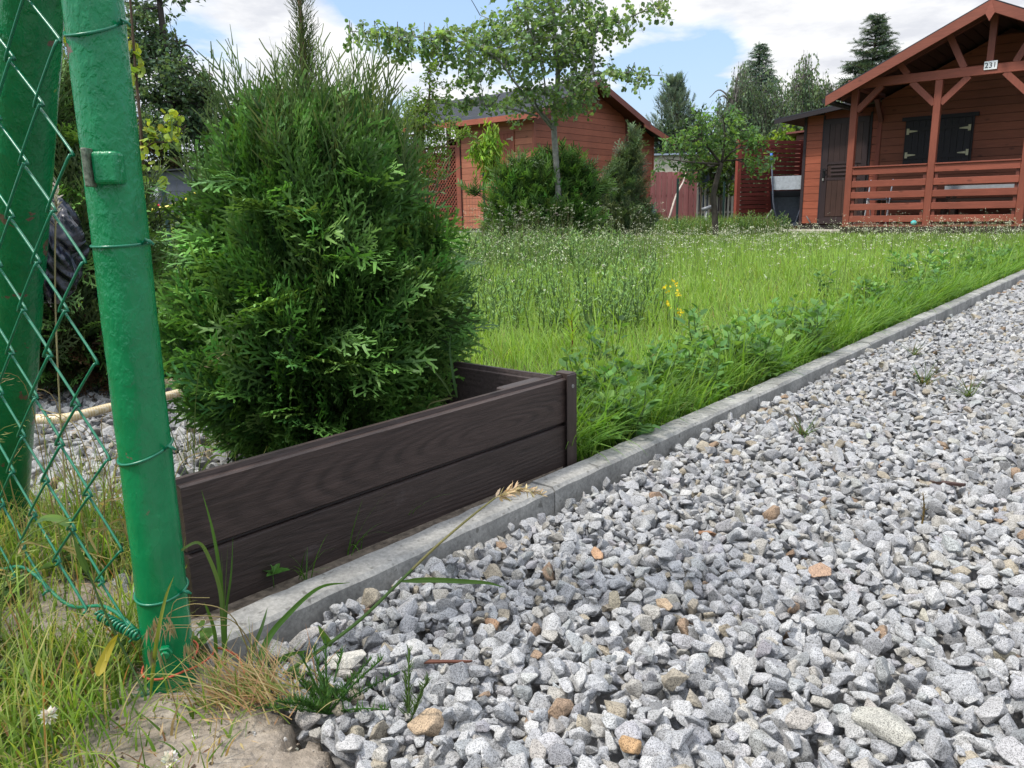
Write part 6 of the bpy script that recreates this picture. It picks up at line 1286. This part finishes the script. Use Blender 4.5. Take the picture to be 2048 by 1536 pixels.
put_leaves(m, 'lance', Q, nrm(np.array([.8, .3, .05]) + rng.normal(0, .45, (k, 3))), .019*(1.15-.6*f), jcol(k, (.62, .50, .30), .12), 1.0); m.tube(hd, .0010, 5, (.4, .34, .18)); m.build('seed_head', DRYM, gs)
# ------------------------------------------------------------------ rough dry verge at bottom left
fg = MB(); dz = MB(); n = 21000
y = .36 + .95*rng.random(n); x = -.30 - 1.0*rng.random(n); P = np.stack([x, y, 0*x], 1)
def vdens(P):
    d = np.ones(len(P)); d = np.where(P[:, 0] > -.42 - .16*np.clip(.9-P[:, 1], -1, 1), .30, d)      # thinner near the post
    bare = (np.hypot((P[:, 0]+.62)/.14, (P[:, 1]-.97)/.10) < 1); d = np.where(bare, .12, d); d = np.where(P[:, 1] > 1.05, .55, d); return d
P = P[rng.random(len(P)) < vdens(P)]; d = np.hypot(P[:, 0]-GP[0], P[:, 1]-GP[1]); P = P[(d > .045) & ~((P[:, 0] > -.43) & (P[:, 1] > .79)) & ~((P[:, 0] > -.47) & (P[:, 1] > .9)) & ~((P[:, 0] > -.38) & (P[:, 1] > .62) & (rng.random(len(P)) < .7))]
# keep the line of sight to the post reasonably free
los = (np.abs(P[:, 0]-GP[0]*P[:, 1]/GP[1]) < .05) & (P[:, 1] < .8); hs = np.where(los, .45, 1.0); n = len(P); cl = fbm(P, 16, 4)
H = (.035 + .075*rng.random(n)**1.8)*(1+.35*cl)*hs*np.where(P[:, 0] < -.6, 1.25, 1.0)
c = mixcol(n, [(.18, .34, .045), (.25, .41, .06), (.12, .25, .04), (.45, .42, .15), (.55, .46, .25), (.42, .20, .10)], [6, 5, 5, 2, 1.2, .5], .16, .06)
blades(fg, P, H*1.25, rng.uniform(.0012, .0034, n), rng.random(n)*6.28, rng.uniform(0, .5, n), rng.uniform(.1, 1.5, n), c, 6, tipcol=(.42, .40, .15))
n2 = 9000; P2 = np.stack([-.28 - 1.0*rng.random(n2), .36+.95*rng.random(n2), np.zeros(n2)], 1); P2 = P2[(rng.random(n2) < vdens(P2)*.9) & ~((P2[:, 0] > -.43) & (P2[:, 1] > .80))]; n2 = len(P2)
blades(fg, P2, rng.uniform(.015, .055, n2), rng.uniform(.0010, .0030, n2), rng.random(n2)*6.28, rng.uniform(0, .9, n2), rng.uniform(.1, 1.5, n2), mixcol(n2, [(.09, .17, .025), (.13, .21, .03), (.30, .22, .11), (.22, .12, .06)], [4, 3, 2, 1]), 4)
# long seeding stalks
n3 = 130; P3 = np.stack([-.43-.7*rng.random(n3), .45+.75*rng.random(n3), np.zeros(n3)], 1); los = np.abs(P3[:, 0]-GP[0]*P3[:, 1]/GP[1]) < .09; P3 = P3[~(los & (P3[:, 1] < .82))]
for p in P3:
    H_ = rng.uniform(.15, .30); a = rng.random()*6.28; ln = rng.uniform(.05, .35); d = np.array([math.cos(a)*math.sin(ln), math.sin(a)*math.sin(ln), math.cos(ln)]); e = p + d*H_; d2 = nrm(d + np.array([math.cos(a), math.sin(a), -.5])*.9)
    col = [(.14, .20, .05), (.34, .28, .12), (.42, .34, .17)][rng.integers(3)]; tip = e + d2*.05; pts = smooth_path([p, p + d*H_*.55 + rng.normal(0, .004, 3), e, tip], 5); fg.tube(pts, np.linspace(.0010, .0004, len(pts)), 4, col, caps=False)
    k = 14; f = rng.uniform(.0, 1, k); Q = e + (tip-e)*f[:, None]; put_leaves(dz, 'awn', Q + rng.normal(0, .003, (k, 3)), nrm(d2 + rng.normal(0, .35, (k, 3)) + [0, 0, -.5]), .0095*rng.uniform(.7, 1.3, k), jcol(k, [(.38, .30, .16), (.30, .20, .13), (.24, .26, .09)][rng.integers(3)]), 1.0)
    if rng.random() < .5: b_ = p + d*H_*.4; ribbon(fg, [b_, b_ + rdir(1)[0]*[.03, .03, .01] + [0, 0, .02], b_ + np.array([math.cos(a+1), math.sin(a+1), .2])*.06], .0018, col, 4)
# arching drooping oat-like stalk before the post
for (p0, pts_, hd_) in ((gnd(520, 1375, -.01), [on(470, 1240, .76), on(400, 1208, .75), on(345, 1222, .74), on(330, 1240, .74)], 1), (gnd(545, 1370, -.01), [on(480, 1255, .77), on(420, 1232, .76), on(345, 1235, .75), on(312, 1238, .74)], 1), (gnd(360, 1440, -.01), [on(330, 1340, .74), on(305, 1270, .73), on(300, 1255, .73)], 1)):
    pp3 = smooth_path([p0] + pts_, 6); fg.tube(pp3, np.linspace(.0009, .0004, len(pp3)), 4, (.34, .28, .13), caps=False); e = pp3[-1]; k = 8; put_leaves(dz, 'awn', e + rng.normal(0, .003, (k, 3)), nrm(rng.normal(0, .25, (k, 3)) + [0, 0, -1]), .022, jcol(k, (.36, .27, .15)), .8)
for (px, py, Y) in ((308, 1330, .73), (325, 1335, .73), (375, 1320, .73), (385, 1330, .735), (345, 1275, .74)):
    e = on(px, py, Y); k = 7; put_leaves(dz, 'awn', e + rng.normal(0, .002, (k, 3)) + [0, 0, .02], nrm(rng.normal(0, .12, (k, 3)) + [0, 0, -1]), .022, jcol(k, (.26, .22, .11), .15), .8); q0 = e + [0, 0, .022]; fg.tube(smooth_path([q0, q0 + [.01, .0, .022], q0 + [.04, .01, .018]], 4), .0004, 4, (.30, .26, .12), caps=False)
# straw litter
k = 500; P4 = np.stack([-.22-.6*rng.random(k), .5+.6*rng.random(k), rng.uniform(.002, .018, k)], 1); P4 = P4[in_poly(P4, foot)]; k = len(P4); a = rng.random(k)*6.28
put_leaves(dz, 'awn', P4, np.stack([np.cos(a), np.sin(a), rng.normal(0, .12, k)], 1), rng.uniform(.008, .022, k)*1.0, mixcol(k, [(.42, .32, .18), (.26, .14, .08), (.36, .29, .14)], [2, 1, 2]), .6)
c0 = gnd(520, 1405, 0); k = 260; P5 = c0 + rng.normal(0, 1, (k, 3))*[.030, .018, 0] + [0, 0, .006]; a = rng.normal(2.6, .7, k); blades(fg, P5, rng.uniform(.03, .10, k), .0014, a, rng.uniform(.7, 1.4, k), rng.uniform(0, .8, k), mixcol(k, [(.42, .30, .15), (.34, .20, .10), (.16, .22, .05), (.45, .38, .2)], [2, 1.4, 2, 1]), 5)
fg.build('verge_grass', GRASSM, kind='stuff', label='rough green and straw coloured grass in the bottom left corner'); dz.build('dry_seed_heads', DRYM, kind='stuff', label='dry seed heads and straw in the rough grass at the bottom left')
# broad weed leaves low in the verge
lf3, st3 = MB(), MB(); pr3 = [weed(3, .05, .032, [(.09, .17, .05), (.12, .20, .06)], i, .02) for i in range(3)] + [weed(3, .05, .026, [(.10, .19, .04)], i, .03, 'round') for i in range(3)]
P = np.stack([-.38-.3*rng.random(11), .50+.34*rng.random(11), np.zeros(11)], 1); scatter(pr3, P, rng.uniform(.5, .9, 11), lf3, st3)
P = np.stack([-.62-.5*rng.random(9), .9+.3*rng.random(9), np.zeros(9)], 1); scatter(pr3, P, rng.uniform(.6, 1.0, 9), lf3, st3)
lf3.build('verge_weeds', LEAFM, kind='stuff', label='clover and broad leaves low in the bottom left grass'); st3.build('verge_weed_stems', LEAFM, kind='stuff', label='stems of the low weeds at bottom left')
for (px, py, Y, lab) in ((97, 1432, .63, 'white clover flower low in the bottom left grass'), (340, 1520, .62, 'pale fuzzy seed head at the bottom edge left of the gravel')):
    e = on(px, py, Y); t = thing('clover_flower', lab, 'flower', (e[0], e[1], 0)); m = MB(); m.tube([(0, 0, 0), (0, 0, e[2])], .0009, 5, (.12, .2, .05)); m.build('stem', GRASSM, t); m = MB(); k = 46; d = rdir(k, .5); put_leaves(m, 'diamond', np.array([0, 0, e[2]]) + d*.002, d, .0075, jcol(k, (.74, .70, .62), .05), 1); m.build('petals', PETAL, t)
# pale stalk with white feathery top in front of the bag
m = MB(); m.tube(smooth_path([on(150, 1180, .98), on(125, 900, .99), on(112, 650, 1.0), on(110, 500, 1.0), on(113, 395, 1.0)], 6), .0011, 5, (.34, .30, .15)); o = m.build('straw_stalk', DRYM, label='tall dry straw stalk with white feathery tip behind the mesh', cat='grass stalk'); m = MB(); k = 50; f = rng.random(k); A1, B1 = on(110, 455, 1.0), on(113, 368, 1.0); put_leaves(m, 'lance', A1 + (B1-A1)*f[:, None], nrm(rng.normal(0, .5, (k, 3)) + [0, 0, 1]), .012, jcol(k, (.62, .58, .50)), 1); m.build('seed_head', DRYM, o)
# dry weeds on the white gravel right of the post, grass at the thuja foot
for (px, py, n, H, lab) in ((400, 905, 30, .12, 'dry grass growing from the white gravel just right of the green post'), (475, 905, 36, .15, 'tuft of yellowish grass at the foot of the thuja'), (40, 1000, 40, .14, 'grass tuft on the gravel at the left edge behind the mesh'), (150, 960, 30, .12, 'thin grass tuft between the two posts')):
    p = gnd(px, py, -.01); m = MB(); blades(m, rng.normal(0, .03, (n, 3))*[1, 1, 0], rng.uniform(.4, 1.1, n)*H, .0016, rng.random(n)*6.28, rng.uniform(0, .35, n), rng.uniform(.1, .9, n), mixcol(n, [(.12, .19, .05), (.32, .27, .14), (.22, .24, .08)], [2, 2, 1]), 5)
    o = m.build('gravel_grass', GRASSM, label=lab, cat='grass clump'); o.location = tuple(p)
# long dark stalk leaning across the mesh and the post foot
m = MB(); pts = [on(292, 1392, .70), on(262, 1330, .72), on(215, 1235, .73), on(178, 1150, .74), on(150, 1082, .745), on(138, 1052, .745)]; P = smooth_path(pts, 6); m.tube(P, np.linspace(.0013, .0009, len(P)), 6, (.07, .13, .04))
o = m.build('bent_stalk', GRASSM, label='long dark green grass stalk leaning left before the mesh with drooping leaf tip', cat='grass stalk')
m = MB(); ribbon(m, [on(138, 1052, .745), on(118, 1038, .74), on(90, 1036, .73), on(68, 1048, .72)], .0042, (.17, .28, .12)); ribbon(m, [on(176, 1146, .74), on(160, 1110, .735), on(146, 1072, .735)], .0034, (.10, .18, .05)); m.build('leaf', GRASSM, o)
m = MB(); ribbon(m, [on(196, 1352, .68), on(205, 1325, .69), on(222, 1290, .70), on(236, 1268, .70)], .0048, (.42, .34, .04)); m.build('yellow_grass', GRASSM, label='short broad yellowing grass blade left of the post foot', cat='grass blade')
m = MB(); ribbon(m, [gnd(300, 1400), on(312, 1290, .725), on(330, 1200, .73), on(348, 1152, .735)], .0020, (.22, .26, .05)); m.build('olive_grass', GRASSM, label='thin upright olive blade standing before the foot of the front post', cat='grass blade')
